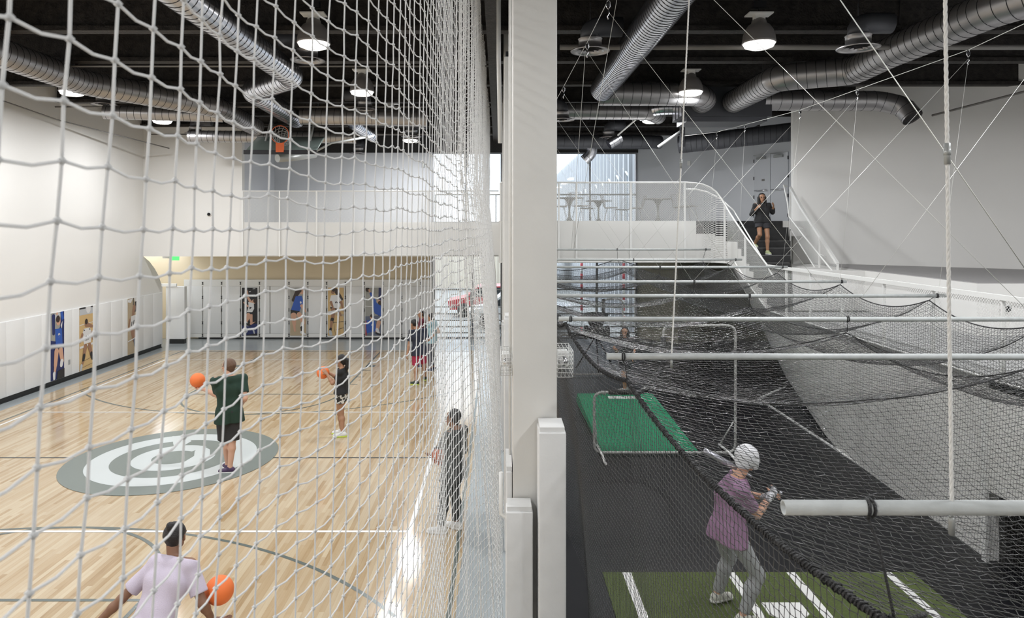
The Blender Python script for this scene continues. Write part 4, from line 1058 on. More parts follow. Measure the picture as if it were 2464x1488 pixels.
def side(ef, xbot, n0=66, wav=.05):
    x, z_ = ef(ys); t = np.linspace(0, 1, n0+1)
    P = np.zeros((ny+1, n0+1, 3))
    for j, q in enumerate(t):
        P[:, j, 0] = x*(1-q)+xbot*q+wav*np.sin(ys*2.3+q*2)*q+.06*math.sin(PI*q); P[:, j, 1] = ys+.012*np.sin(ys*3+q*6); P[:, j, 2] = z_*(1-q)+.01*q
    J2, I2 = np.meshgrid(np.arange(n0+1), np.arange(ny+1))
    P[:, :, 1] += (((J2) % 2)*2-1)*.004+RNG.normal(0, .002, J2.shape); P[:, :, 2] += (((I2+J2) % 2)*2-1)*.004+RNG.normal(0, .002, J2.shape)
    return P
cage_net('left_net', side(eL, .95)); cage_net('right_net', side(eR, 5.55), knot_y=0)
# far end net
yy_ = 17.75; xs_ = np.linspace(.62, 5.2, 100); zt2 = np.interp(xs_, [.62, 3.03, 5.2], [3.16, 3.24, 3.2])-.25*np.abs(np.sin((xs_-.62)/2.4*PI))
Pe = np.zeros((100, 67, 3))
for j, q in enumerate(np.linspace(0, 1, 67)): Pe[:, j, 0] = xs_; Pe[:, j, 1] = yy_+.04*np.sin(xs_*5)*q; Pe[:, j, 2] = zt2*(1-q)
cage_net('end_net', Pe, knot_y=0)
# near end gather and edge ropes
def rope(nm, pts, r, m=ROPEB, parent=cage, off=CL, n=7):
    b = MB(); b.tube([Vector(p)-Vector(off) for p in pts], r, n); return b.build(nm, m, parent)
def lumpy(pts, r0, amp):
    return [r0+amp*math.sin(i*2.9)+amp*random.uniform(-1, 1) for i in range(len(pts))]
yy2 = np.arange(2.15, 17.76, .035)
x, z_ = eL(yy2); pts = [(x[i], yy2[i], z_[i]) for i in range(len(yy2))]; rope('edge_rope', pts, lumpy(pts, .013, .002))
b = MB(); yw = np.arange(2.15, 9.0, .0045); xw, zw = eL(yw); hr_ = [.0155+.003*math.sin(k*.37)+random.uniform(-.0015, .0015) for k in range(len(yw))]
b.tube([(xw[k]+hr_[k]*math.cos(k*1.25)-CL[0], yw[k]-CL[1], zw[k]+hr_[k]*math.sin(k*1.25)-CL[2]) for k in range(len(yw))], .0046, 4); b.build('rope_lashing', ROPEB, cage)
x, z_ = eC(yy2); pts = [(x[i], yy2[i], z_[i]) for i in range(len(yy2))][::2]; rope('centre_rope', pts, .006)
x, z_ = eR(yy2); pts = [(x[i], yy2[i], z_[i]) for i in range(len(yy2))][::2]; rope('edge_rope', pts, .008)
pts = [tuple(Pt[0, j]) for j in range(0, nx_+1)]; rope('end_rope', pts, lumpy(pts, .018, .0035))
pts = [(a, yy_, c) for a, c in zip(xs_, zt2)]; rope('end_rope', pts, .009)
for i in (1, 2, 3, 4, 5, 6):
    j = int(np.argmin(abs(ys-SY[i]))); pts = [tuple(Pt[j, k]) for k in range(0, nx_+1, 2)]; rope('cross_rope', pts, .005)
for i, (Y, x0, x1, d_) in enumerate(bars):
    zb = EYE-d_
    for (SX, SZ, dx) in ((LX, LZ, -.0), (CXs, CZ, 0), (RX, RZ, .1)):
        j = i; tx = SX[j]; tz = SZ[j]; ty = SY[j]
        bx = min(max(tx-.18 if SX is LX else tx+dx, x0+.12), x1-.08)
        if i == 0: bx = 1.22 if SX is LX else tx
        b = MB(); P0 = Vector((bx, Y, zb)); P1 = Vector((tx, ty, tz)); off = Vector(CL)
        b.tube([P0+Vector((.03*math.cos(a)*.2, .028*math.cos(a), .028*math.sin(a)))-off for a in [2*PI*k/10 for k in range(10)]], .006, 5, closed=True)
        b.tube([P0+Vector((.012, .028*math.cos(a), .028*math.sin(a)))-off for a in [2*PI*k/10 for k in range(10)]], .006, 5, closed=True)
        b.tube([P0+Vector((0, 0, -.028))-off, P0.lerp(P1, .35)+Vector((.008, 0, .004))-off, P1-off], .0042 if i else .005, 5)
        b.build('tie_cord', ROPEB, cage)
b = MB(); K0 = Vector((LX[0], SY[0], LZ[0]))
for k in range(9):
    a = k*2.4; b.tube([K0+Vector((.03*math.cos(a+t*5)*(1-.2*t), .028*math.sin(a+t*4), -.03+.06*t))-Vector(CL) for t in [q/8 for q in range(9)]], .007, 5)
b.tube([K0-Vector(CL), K0+Vector((.05, -.02, .05))-Vector(CL), K0+Vector((.09, 0, .045))-Vector(CL)], .008, 5)
b.build('corner_knot', ROPEB, cage)

# cables holding the poles
def cable(lbl, pts, r=.0028, m=WIRE, nm='suspension_cable', grp='thin cables above the batting cage'):
    L0 = Vector(pts[0]); b = MB(); b.tube([Vector(p)-L0 for p in pts], r, 5); o = b.build(nm, m); o.location = L0
    return tag(o, lbl, 'cable', grp)
dist_n = ['nearest', 'second', 'third', 'fourth', 'fifth', 'sixth', 'seventh', 'farthest']
pulR = [(5.95, 5.3, 6.43), (6.05, 7.3, 6.42), (6.285, 9.3, 6.41), (5.885, 11.4, 6.30), (5.9, 13.6, 6.34), (5.67, 16.0, 6.41), (5.59, 17.8, 6.49)]
pulL = [(1.1, 5.3, 6.42), (1.15, 7.3, 6.42), (1.14, 8.95, 6.42), (1.08, 11.55, 6.38), (1.05, 13.6, 6.4), (1.05, 16.0, 6.4), (1.05, 17.8, 6.4)]
cable('long slanting cable over the right edge of the cage running to a black steel post', [(6.6, 2.0, 6.5)]+pulR[1:]+[(5.05, 19.0, 6.55)], .005, nm='main_cable')
cable('long slanting cable over the left edge of the cage beside the white column', [(1.12, 1.0, 6.45)]+pulL+[(1.05, 21.0, 6.4)], .004, nm='main_cable')
def pulley(lbl, p):
    r = thing('pulley', lbl, 'pulley', p, group='small cable pulleys'); b = MB(); b.lathe([(0, -.012), (.028, -.014), (.022, 0), (.028, .014), (0, .012)], (0, 0, -.045), 14, Matrix.Rotation(PI/2, 3, 'Y')); b.build('wheel', DARK_STEEL, r)
    b = MB(); b.tube([(0, 0, .01), (.018, 0, -.02), (.018, 0, -.07), (0, 0, -.1), (-.018, 0, -.07), (-.018, 0, -.02), (0, 0, .01)], .0055, 5); b.tube([(0, 0, -.1), (.01, 0, -.14), (-.01, 0, -.17), (0, 0, -.2)], .007, 5); b.build('shackle', CHROME, r)
for i, p in enumerate(pulR):
    if i > 0: pulley('small pulley on the right hand slanting cable, above the %s pole' % bw_[i+1], p)
for i, p in enumerate(pulL):
    if i > 0: pulley('small pulley on the left hand slanting cable, above the %s pole' % bw_[i+1], p)
for i in range(7):
    Y, x0, x1, d_ = bars[i+1]; zb = EYE-d_; pr_, pl_ = pulR[i], pulL[i]
    cxx, czz = CXs[i+1], zb
    if i == 1: cxx = 3.66
    if i == 0: cxx = 4.4
    cable('thin cable falling leftward to the middle of the %s pole' % bw_[i+1], [(pr_[0], pr_[1], pr_[2]-.12), (cxx, Y, czz+.02)], .0022)
    cable('thin cable falling rightward to the middle of the %s pole' % bw_[i+1], [(pl_[0], pl_[1], pl_[2]-.12), (cxx-.03, Y, czz+.02)], .0022)
    if i > 1: cable('thin vertical cable down to the right end of the %s pole' % bw_[i+1], [(pr_[0], pr_[1], pr_[2]-.12), (x1-.1, Y, zb)], .002)
# twisted ropes to the two nearest poles and one long cord
def twist(lbl, a, c, r, nm='hanging_rope'):
    root = thing(nm, lbl, 'rope', c); A = Vector(a)-Vector(c); Bv = Vector((0, 0, 0)); t = (A-Bv); Ln = t.length; t.normalize(); u = t.orthogonal().normalized(); w = t.cross(u)
    b = MB(); n = int(Ln/.012)
    for s in range(3):
        b.tube([t*(Ln*k/n)+(u*math.cos(k*.95+s*2.094)+w*math.sin(k*.95+s*2.094))*r*.5 for k in range(n+1)], r*.62, 5)
    b.build('strands', CORDW, root)
    b = MB(); b.lathe([(0, -.02), (r*1.6, -.02), (r*1.6, .05), (0, .05)], t*(Ln*.35), 12); b.lathe([(0, -.01), (r*1.8, -.01), (r*1.8, .01), (0, .01)], t*(Ln*.35+.02), 12); b.build('clamp', RAIL_GREY, root)
    b = MB(); b.lathe([(0, -.09), (r*1.5, -.09), (r*1.8, -.04), (r*1.5, -.03), (0, -.03)], (0, 0, 0), 12); b.build('end_nut', RAIL_GREY, root)
    return root
zb = EYE-bars[0][3]; p0 = (2290-VX)*2.3/F
twist('thick white twisted rope holding the nearest pole at the right', (p0-.02*2.3/F*1672/2.3*0+(-.022*1.9), 2.3, 6.4), (p0, 2.3, zb), .0062)
p0 = (1616-VX)*5.3/F
twist('white rope holding the second nearest pole', ((1655-VX)*5.3/F+.08, 5.3, 7.2), (p0, 5.3, EYE-bars[1][3]), .006)
cable('thin vertical cord behind the column to the third farthest pole', [at(1484, 0, 8.5), at(1380, 600, 16.0)], .0035)
cable('thin vertical cord to the farthest pole right of the column', [at(1408, 130, 9.0), at(1375, 600, 17.8)], .003)
cable('white cord falling steeply across the upper right of the batting area', [at(2015, -10, 4.6), at(2470, 652, 4.6)], .0035)

# ================================================================ FLOOR OF THE CAGE
b = MB(); b.box(1.21, 4.82, 4.0, 8.1, 0, .012); tf = b.build('turf_mat', TURF); tag(tf, 'olive green batting turf mat with white box lines at the bottom right', 'turf mat')
b = MB()
for x in (1.49, 2.70, 3.40, 4.52): b.box(x-.05, x+.05, 5.6, 8.09, .012, .0135)
for x0 in (1.49, 3.40): b.box(x0, x0+1.2, 5.6, 5.7, .012, .0136)
b.build('painted_line', LINE_W, tf)
b = MB(); hp = [fl(1832, 1455), fl(1922, 1455), fl(1948, 1478), (3.15, 7.0, 0), (2.98, 6.86, 0)]
b.prism([(p[0], p[1], .012) for p in [(2.80, 7.42), (3.22, 7.42), (3.22, 7.2), (3.01, 7.0), (2.80, 7.2)]], (0, 0, .012)); tag(b.build('home_plate', LINE_W), 'white rubber home plate on the olive turf mat', 'home plate')
gm = thing('pitching_mat', 'bright green sloped pitching mound mat on the black floor', 'pitching mat', (2.75, 14.2, 0))
b = MB(); b.prism([(-.90, -1.8, 0), (-.90, -1.8, .03), (-.95, 1.3, .22), (-.95, 1.8, .22), (-.95, 1.9, 0)], (1.72, 0, 0)); b.build('mat_top', GREENMAT, gm)
b = MB(); b.bbox(-.30, .32, 1.28, 1.43, .215, .245, .01); b.build('pitching_rubber', LINE_W, gm)
for i, (x, y) in enumerate(((2.42, 15.95), (2.52, 15.92), (2.47, 16.0))):
    b = MB(); b.sphere((0, 0, 0), .037, 14, 10); o = b.build('baseball', LINE_W); o.location = (x-.1, y-.05, .257)
    tag(o, 'white baseball lying on the green pitching mat', 'baseball', 'baseballs on the pitching mat')
b = MB(); b.box(6.10, 6.15, 8.4, 16.4, 0, .02); 
b.prism([(6.10, 16.4, 0), (6.15, 16.34, 0), (7.28, 17.56, 0), (7.24, 17.62, 0)], (0, 0, .02))
tag(b.build('floor_curb', RAIL_WHITE), 'thin white edging strip on the black floor along the right wall', 'curb')

def l_screen(lbl, x, y, mirror=1, net=True, W=2.5, H=2.3, cut=(.55, .95), s=1.0):
    r = thing('pitching_screen', lbl, 'protective screen', (x, y, 0), group='pitching screens')
    def rc(pts, rad=.16):
        Q = []; n = len(pts)
        for i in range(n):
            p = Vector(pts[i]); a = Vector(pts[i-1]); c = Vector(pts[(i+1) % n])
            p0 = p+(a-p).normalized()*rad; p1 = p+(c-p).normalized()*rad
            for k in range(6): t = k/5; Q.append(p0*(1-t)**2+p*2*t*(1-t)+p1*t*t)
        return Q
    w = W/2; out = [(-w, 0, .05), (w, 0, .05), (w, 0, H), (-w+1.22, 0, H), (-w+1.22, 0, 1.55), (-w+.85, 0, 1.12), (-w, 0, 1.12)]
    out = [(a*mirror, b_, c) for a, b_, c in out]
    b = MB(); b.tube(rc(out), .024, 10, closed=True); b.build('frame', mat('scuffed grey pipe', (.42, .42, .40), .45, bump=.3, bscale=40, var=.3, vscale=20), r)
    b = MB(); b.tube([(a*mirror, 0, c) for a, c in ((-w+.25, 1.12), (-w+.8, 1.12), (-w+.92, 1.16), (-w+1.17, 1.48), (-w+1.22, 1.6), (-w+1.22, 2.1))], .045, 10); b.build('padding', mat('black foam', (.02, .02, .02), .6), r)
    for sx in (-1, 1):
        b = MB(); b.tube([(sx*(w-.12), -.55, .03), (sx*(w-.12), .0, .06), (sx*(w-.12), .55, .03)], .022, 8); b.tube([(sx*(w-.12), .5, .03), (sx*(w-.02), .02, .6)], .014, 6); b.build('leg', RAIL_WHITE, r)
    # netting
    A = []; B = []; p = .047
    def top(xx):
        q = xx*mirror
        if q < -w+.85: return 1.12
        if q < -w+1.22: return 1.12+(q+w-.85)/.37*.43
        return H
    xx = -w+.03
    while xx < w: A.append((xx, .01, .06)); B.append((xx, .01, top(xx)-.02)); xx += p
    zz_ = .08
    while zz_ < H:
        if zz_ < 1.12: x0 = -w
        elif zz_ < 1.55: x0 = -w+.85+(zz_-1.12)/.43*.37
        else: x0 = -w+1.22
        a, c = x0*mirror, w*mirror; A.append((a, .01, zz_)); B.append((c, .01, zz_)); zz_ += p
    V, Q = edge_tubes(np.array(A), np.array(B), .0015, 3); np_mesh('netting', V, Q, NETB, r)
    return r
l_screen('pitching screen frame with black padded notch in front of the bright green mat', 2.94, 12.3)
l_screen('pitching screen frame standing far back near the ground floor windows', 2.5, 18.9, W=1.75, H=2.1)
pm = thing('pitching_machine', 'dark pitching machine on a tripod behind the far pitching screen', 'pitching machine', (2.75, 19.6, 0))
b = MB(); b.lathe([(.0, 1.25), (.14, 1.25), (.34, 1.62), (.36, 1.62), (.16, 1.22), (0, 1.22)], n=18); b.build('ball_hopper', DARK_STEEL, pm)
b = MB(); b.bbox(-.22, .22, -.18, .18, .92, 1.25, .04); b.build('housing', DARK_STEEL, pm)
for k in range(3): a = 2*PI*k/3+.5; b = MB(); b.tube([(0, 0, 1.0), (.62*math.cos(a), .62*math.sin(a), .02)], .022, 6); b.build('leg', DARK_STEEL, pm)
for sx in (-1, 1): b = MB(); b.lathe([(0, -.05), (.19, -.05), (.2, 0), (.19, .05), (0, .05)], (sx*.3, -.1, 1.1), 18, Matrix.Rotation(PI/2, 3, 'Y')); b.build('wheel', mat('tyre', (.02, .02, .02), .7), pm)

# ================================================================ GALLERY FURNITURE
def make_table():
    r = thing('pedestal_table', '', 'table', (0, 0, ZF)); c = mat('grey table enamel', (.17, .17, .155), .4)
    b = MB(); b.lathe([(0, .715), (.42, .715), (.45, .722), (.45, .738), (.42, .742), (0, .742)], n=32); b.build('table_top', c, r)
    b = MB(); b.lathe([(0, 0), (.24, 0), (.23, .015), (.10, .05), (.045, .14), (.03, .35), (.045, .52), (.12, .66), (.2, .715), (0, .715)], n=24); b.build('pedestal', c, r)
    return r
t0 = make_table()
for i, (px, Y, l) in enumerate(((1370, 21.3, 'behind the guard nearest the white column'), (1440, 23.6, 'in front of the gallery window, middle of the three'), (1583, 22.0, 'right of the gallery window'))):
    o = t0 if i == 0 else dup(t0); o.location = ((px-VX)*Y/F, Y, ZF); o['label'] = 'round pedestal table on the gallery '+l; o['group'] = 'gallery tables'
def make_chair():
    r = thing('wire_chair', '', 'chair', (0, 0, ZF)); c = mat('grey chair wire', (.26, .25, .24), .4)
    # bent wire shell
    def S(u, v):   # u across -1..1, v 0 front edge .. 1 top of back
        w = .26*(1-.15*abs(v-.5))
        if v < .5: y = .22-.44*(v/.5); z_ = .43+.02*(1-v/.5)+.05*u*u*v
        else: q = (v-.5)/.5; y = -.22-.13*q; z_ = .45+.40*q
        if v > .3: y += .10*u*u*min(1, (v-.3)*2)
        return (w*u, y, z_)
    G = np.array([[S(-1+2*i/11, j/13) for j in range(14)] for i in range(12)]); net_object('shell', G, .0035, c, 4, r)
    b = MB(); b.tube([S(-1, j/13) for j in range(14)]+[S(-1+2*i/11, 1) for i in range(1, 12)]+[S(1, 1-j/13) for j in range(1, 14)]+[S(1-2*i/11, 0) for i in range(1, 11)], .006, 6, closed=True); b.build('rim', c, r)
    b = MB(); b.lathe([(0, .445), (.2, .445), (.22, .46), (.2, .478), (0, .48)], n=20); b.build('seat_pad', mat('grey seat pad', (.22, .21, .19), .8), r)
    for sx in (-1, 1):
        b = MB(); b.tube([(sx*.17, .12, .43), (sx*.23, .2, .012), (sx*.23, -.22, .012), (sx*.17, -.12, .43)], .008, 6); b.build('leg', c, r)
    return r
c0 = make_chair()
for i, (px, Y, rz, l) in enumerate(((1400, 20.4, -60, 'nearest, between the first two gallery tables'), (1412, 23.0, 20, 'behind the first gallery table'), (1470, 22.2, -100, 'right of the middle gallery table'), (1347, 20.8, 80, 'half hidden by the white column'),
        (1495, 24.4, 120, 'against the window behind the middle table'), (1530, 22.6, 80, 'left of the rightmost gallery table'), (1640, 21.9, -80, 'right of the rightmost gallery table'), (1655, 20.6, 200, 'near the curved end of the guard'))):
    o = c0 if i == 0 else dup(c0); o.location = ((px-VX)*Y/F, Y, ZF); o.rotation_euler = (0, 0, math.radians(rz)); o['label'] = 'wire chair on the gallery '+l; o['group'] = 'gallery chairs'

# ================================================================ SMALL FIXTURES
def dome(lbl, p, n):
    r = thing('security_camera', lbl, 'security camera', p); n = Vector(n).normalized(); M = n.to_track_quat('Z', 'Y').to_matrix()
    b = MB(); b.lathe([(0, 0), (.085, 0), (.085, .03), (.06, .045), (0, .045)], (0, 0, 0), 20, M); b.build('base', RAIL_WHITE, r)
    b = MB(); b.lathe([(.055, .04), (.05, .07), (.03, .092), (0, .1)], (0, 0, 0), 20, M); b.build('dome', mat('smoked dome', (.01, .01, .012), .08), r)
dome('black dome camera on the white upper wall left of the gallery', (*at(504, 515, YG)[:2], at(504, 515, YG)[2]), (0, -1, -.3))
dome('black dome camera on the white wall at the right edge beyond the walkway guard', at(2420, 741, 11.78), (0, -1, -.3))
b = MB(); p = at(421, 624, 23.2); b.box(p[0]-.13, p[0]+.13, 23.2, 23.24, 2.95, ZS)
tag(b.build('exit_sign', emit('green sign glow', (.15, .9, .25), 1.2)), 'small green lit exit sign under the gallery edge at the far left', 'exit sign')
b = MB(); b.box(p[0]-.42, p[0]-.2, 23.2, 23.28, 3.02, ZS); tag(b.build('emergency_light', RAIL_WHITE), 'small emergency light left of the green exit sign', 'emergency light')
b = MB(); b.bbox(-.06, .06, -.03, 0, -.08, .08, .008); o = b.build('fire_alarm', RAIL_WHITE); p = at(1694, 393, 23.9); o.location = (6.56, 23.93, p[2]); o.rotation_euler = (0, 0, math.radians(-45)); tag(o, 'white fire alarm strobe on the grey wall left of the double doors', 'alarm')
b = MB(); b.lathe([(0, -.035), (.022, -.035), (.022, -.03), (0, -.03)], (0, 0, 0), 12, Matrix.Rotation(PI/2, 3, 'X')); b.build('strobe', DARK_STEEL, o)
b = MB(); b.bbox(-.05, .05, -.02, 0, -.09, .09, .008); o = b.build('wall_switch', RAIL_GREY); p = at(1018, 398, 25.48); o.location = p; tag(o, 'small switch plate on the grey gallery wall near the window', 'switch')
# ================================================================ PEOPLE
def V3(*a): return np.array(a, float)
class SDF:
    def __init__(s, lo, hi, vox):
        s.lo = np.array(lo, float); s.vox = vox; s.n = (np.ceil((np.array(hi)-s.lo)/vox)).astype(int)+1
        s.F = np.full(tuple(s.n), .2, np.float32)
        s.ax = [s.lo[i]+vox*np.arange(s.n[i]) for i in range(3)]
    def add(s, a, b, ra, rb, k=.02, planes=(), flat=None):
        a = np.array(a, float); b = np.array(b, float); R = max(ra, rb)+.05
        lo = np.minimum(a, b)-R; hi = np.maximum(a, b)+R
        i0 = np.maximum(0, np.floor((lo-s.lo)/s.vox).astype(int)); i1 = np.minimum(s.n, np.ceil((hi-s.lo)/s.vox).astype(int)+1)
        if np.any(i1 <= i0): return
        X = s.ax[0][i0[0]:i1[0]][:, None, None]; Y = s.ax[1][i0[1]:i1[1]][None, :, None]; Z = s.ax[2][i0[2]:i1[2]][None, None, :]
        ba = b-a; L2 = max(ba @ ba, 1e-12)
        t = np.clip(((X-a[0])*ba[0]+(Y-a[1])*ba[1]+(Z-a[2])*ba[2])/L2, 0, 1)
        d = np.sqrt((X-a[0]-t*ba[0])**2+(Y-a[1]-t*ba[1])**2+(Z-a[2]-t*ba[2])**2)-(ra+(rb-ra)*t)
        for p, n in planes:
            p = np.array(p); n = np.array(n, float); n = n/np.linalg.norm(n)
            d = np.maximum(d, (X-p[0])*n[0]+(Y-p[1])*n[1]+(Z-p[2])*n[2])
        sl = (slice(i0[0], i1[0]), slice(i0[1], i1[1]), slice(i0[2], i1[2])); f = s.F[sl]
        h = np.clip(.5+.5*(f-d)/k, 0, 1); s.F[sl] = (f*(1-h)+d*h-k*h*(1-h)).astype(np.float32)
    def cut(s, p, n):
        p = np.array(p); n = np.array(n, float); n = n/np.linalg.norm(n)
        d = (s.ax[0][:, None, None]-p[0])*n[0]+(s.ax[1][None, :, None]-p[1])*n[1]+(s.ax[2][None, None, :]-p[2])*n[2]
        s.F = np.maximum(s.F, d).astype(np.float32)
    def carve(s, c, r, k=.01):
        c = np.array(c); d = np.sqrt((s.ax[0][:, None, None]-c[0])**2+(s.ax[1][None, :, None]-c[1])**2+(s.ax[2][None, None, :]-c[2])**2)-r
        f = s.F; h = np.clip(.5-.5*(f+d)/k, 0, 1); s.F = (f*(1-h)+(-d)*h+k*h*(1-h)).astype(np.float32)
    def wrinkle(s, amp, sc=30., ph=0.):
        X = s.ax[0][:, None, None]; Y = s.ax[1][None, :, None]; Z = s.ax[2][None, None, :]
        s.F = (s.F+amp*(np.sin(sc*(X*.9+Z*.55)+2*np.sin(sc*.4*Y+ph)+ph)*.6+np.sin(sc*.7*(Z*.5-Y+X*.3)+1.7+ph)*.5)).astype(np.float32)
    def mesh(s):
        F = s.F; S = F < 0; n = F.shape
        c = [S[i:n[0]-1+i, j:n[1]-1+j, k:n[2]-1+k] for i in (0, 1) for j in (0, 1) for k in (0, 1)]
        cnt = sum(x.astype(np.int8) for x in c); act = (cnt > 0) & (cnt < 8)
        idx = np.argwhere(act); num = len(idx); I, J, K = idx.T
        corners = [(i, j, k) for i in (0, 1) for j in (0, 1) for k in (0, 1)]
        fv = np.stack([F[I+i, J+j, K+k] for i, j, k in corners], 1)
        acc = np.zeros((num, 3)); w = np.zeros(num)
        for p in range(8):
            for ax in range(3):
                if corners[p][ax]: continue
                q = p+(4, 2, 1)[ax]; a = fv[:, p]; b = fv[:, q]; m = (a < 0) != (b < 0)
                t = np.where(m, a/np.where(m, a-b, 1), 0); pos = np.array(corners[p], float)[None].repeat(num, 0); pos[:, ax] += t
                acc += pos*m[:, None]; w += m
        V = s.lo+(idx+acc/np.maximum(w, 1)[:, None])*s.vox
        ID = np.full(act.shape, -1, np.int64); ID[I, J, K] = np.arange(num)
        Q = []
        for ax in range(3):
            sl0 = [slice(None)]*3; sl1 = [slice(None)]*3; sl0[ax] = slice(0, -1); sl1[ax] = slice(1, None)
            A = S[tuple(sl0)]; Bx = S[tuple(sl1)]; e = np.argwhere(A != Bx)
            o1, o2 = [(1, 2), (2, 0), (0, 1)][ax]
            ok = (e[:, o1] > 0) & (e[:, o2] > 0) & (e[:, o1] < n[o1]-1) & (e[:, o2] < n[o2]-1); e = e[ok]
            if not len(e): continue
            def g(d1, d2): r = e.copy(); r[:, o1] -= d1; r[:, o2] -= d2; return ID[r[:, 0], r[:, 1], r[:, 2]]
            q = np.stack([g(1, 1), g(0, 1), g(0, 0), g(1, 0)], 1)
            fl_ = A[e[:, 0], e[:, 1], e[:, 2]]; q[~fl_] = q[~fl_][:, ::-1]; Q.append(q)
        Q = np.concatenate(Q); Q = Q[(Q >= 0).all(1)]
        return V, Q

def person(lbl, loc, J, head_dir=0., body_dir=0., H=1.75, skin=SKIN_M, hair=HAIR_B, hair_kind='short', shirt=None, sleeve=.55, hem=.0, pants=None, leg_len=.8, shoe=(.7, .7, .7), sole=SOLE,
           vox=.0075, hands=None, lean=None, female=False, helmet=None, gloves=None, wide=1.0, grp=None, foot_dir=None, socks=None, look=0., jscale=1., flare=None):
    """J: joint overrides in metres, x to the right of the picture, y away, z up, from the point between the feet.
    dirs: heading in degrees, 0 faces away from the camera, 90 faces left"""
    J = {k: (np.array(v, float)*jscale if k != 'floor' else v) for k, v in J.items()}
    s = H/1.75; root = thing('person', lbl, 'person', loc, group=grp)
    def fr(a): a = math.radians(a); return V3(-math.sin(a), math.cos(a), 0), V3(math.cos(a), math.sin(a), 0)
    bf, br = fr(body_dir); hf, hr = fr(head_dir)
    hf = hf*math.cos(math.radians(look))+V3(0, 0, math.sin(math.radians(look)))
    Z = V3(0, 0, 1)
    shw = (.165 if female else .185)*wide; hpw = .095
    j = {}
    j['pelvis'] = J.get('pelvis', Z*.95*s); j['neck'] = J.get('neck', j['pelvis']+Z*.53*s)
    up = j['neck']-j['pelvis']; up = up/np.linalg.norm(up)
    j['head'] = J.get('head', j['neck']+up*.135*s+hf*.03)
    for n_, sg_ in (('L', -1), ('R', 1)):
        j['sh'+n_] = J.get('sh'+n_, j['neck']+br*shw*s*sg_-up*.055*s)
        j['hip'+n_] = J.get('hip'+n_, j['pelvis']+br*hpw*s*sg_-up*.03*s)
        j['el'+n_] = J.get('el'+n_, j['sh'+n_]+(br*.05*sg_-Z*.28)*s); j['wr'+n_] = J.get('wr'+n_, j['el'+n_]+(bf*.05-Z*.25)*s)
        j['an'+n_] = J.get('an'+n_, br*.1*sg_*s+Z*.085*s)
        if 'kn'+n_ in J: j['kn'+n_] = J['kn'+n_]
        else: j['kn'+n_] = (j['hip'+n_]+j['an'+n_])/2+bf*.03
    for k in j: j[k] = np.array(j[k], float)
    allp = np.array(list(j.values())); lo = allp.min(0)-.27; hi = allp.max(0)+.27; lo[2] = max(lo[2], -.02) if J.get('floor', True) else lo[2]
    def torso(S, inf=0., k=.05, planes=(), low=0., only=None):
        n_, p_ = j['neck'], j['pelvis']; tf = bf-up*(bf @ up); tf /= np.linalg.norm(tf)
        ch = n_-up*.20*s; wa = p_+up*.14*s
        for sg_ in (-1, 1):
            S.add(ch+br*.078*wide*s*sg_, wa+br*.058*wide*s*sg_, .098*s+inf, .084*s+inf, k, planes)
            S.add(wa+br*.058*wide*s*sg_, p_+br*.072*s*sg_-up*.0, .084*s+inf, (.104 if female else .098)*s+inf, k, planes)
            S.add(n_-up*.075*s+br*.05*s*sg_, ch+br*.085*s*wide*sg_, .062*s+inf, .09*s+inf, k, planes)
            S.add(n_-up*.035*s, j['sh'+'LR'[sg_ > 0]], .052*s+inf*.8, .056*s+inf, k, planes)
            if female: S.add(ch+br*.07*s*sg_+tf*.055*s-up*.02, ch+br*.07*s*sg_+tf*.06*s-up*.03, .05*s+inf, .05*s+inf, .03, planes)
    def arm(S, n_, inf=0., k=.02, frac=2.0, flare=0.):
        a, e, w = j['sh'+n_], j['el'+n_], j['wr'+n_]
        if frac <= 1:
            q = a+(e-a)*frac; S.add(a, q, .054*s+inf, .043*s+inf+flare, k, ((q, e-a),))
        else:
            S.add(a, e, .050*s+inf, .040*s+inf, k); f2 = min(1, frac-1)
            q = e+(w-e)*f2; mid = e+(q-e)*.3
            S.add(e, mid, .039*s+inf, .040*s+inf, k); S.add(mid, q, .040*s+inf, (.026*s if f2 == 1 else .034*s)+inf, k, ((q, w-e),) if inf > 0 else ())
    def leg(S, n_, inf=0., k=.02, frac=2.0, flare=0.):
        h_, kn, an = j['hip'+n_], j['kn'+n_], j['an'+n_]
        if frac <= 1:
            q = h_+(kn-h_)*frac; S.add(h_, q, .088*s+inf, (.088+(.056-.088)*frac)*s+inf+flare, k, ((q, (kn-h_)),))
        else:
            S.add(h_, kn, .086*s+inf, .054*s+inf+flare*.6, k); f2 = min(1, frac-1); q = kn+(an-kn)*f2; c_ = kn+(an-kn)*.32-bf*.012
            S.add(kn, c_, .052*s+inf, .054*s+inf+flare*.6, k); S.add(c_, q, .054*s+inf+flare*.6, .036*s+inf+flare, k, ((q, an-kn),) if inf > 0 else ())
    # ---- the body, one continuous surface
    S = SDF(lo, hi, vox); torso(S)
    S.add(j['neck']-up*.05*s, j['head']-up*.06*s-hf*.02, .055*s, .050*s, .02)
    hc = j['head']
    S.add(hc+Z*.035-hf*.02, hc+Z*.03-hf*.01, .083*s, .083*s, .02); S.add(hc+hf*.02+Z*.03, hc+hf*.035-Z*.07, .068*s, .045*s, .02)
    S.add(hc+hf*.05-Z*.088, hc+hf*.055-Z*.088, .026*s, .022*s, .02)
    S.add(hc+hf*.088+Z*.012, hc+hf*.104-Z*.022, .009*s, .015*s, .01)
    S.add(hc+hf*.078-Z*.052, hc+hf*.08-Z*.052, .020*s, .018*s, .01)
    for sg_ in (-1, 1):
        S.carve(hc+hf*.100+hr*.033*sg_+Z*.012, .017, .012)
        S.add(hc+hr*.080*sg_*s+Z*.015-hf*.012, hc+hr*.078*sg_*s-Z*.025-hf*.002, .017, .012, .006)
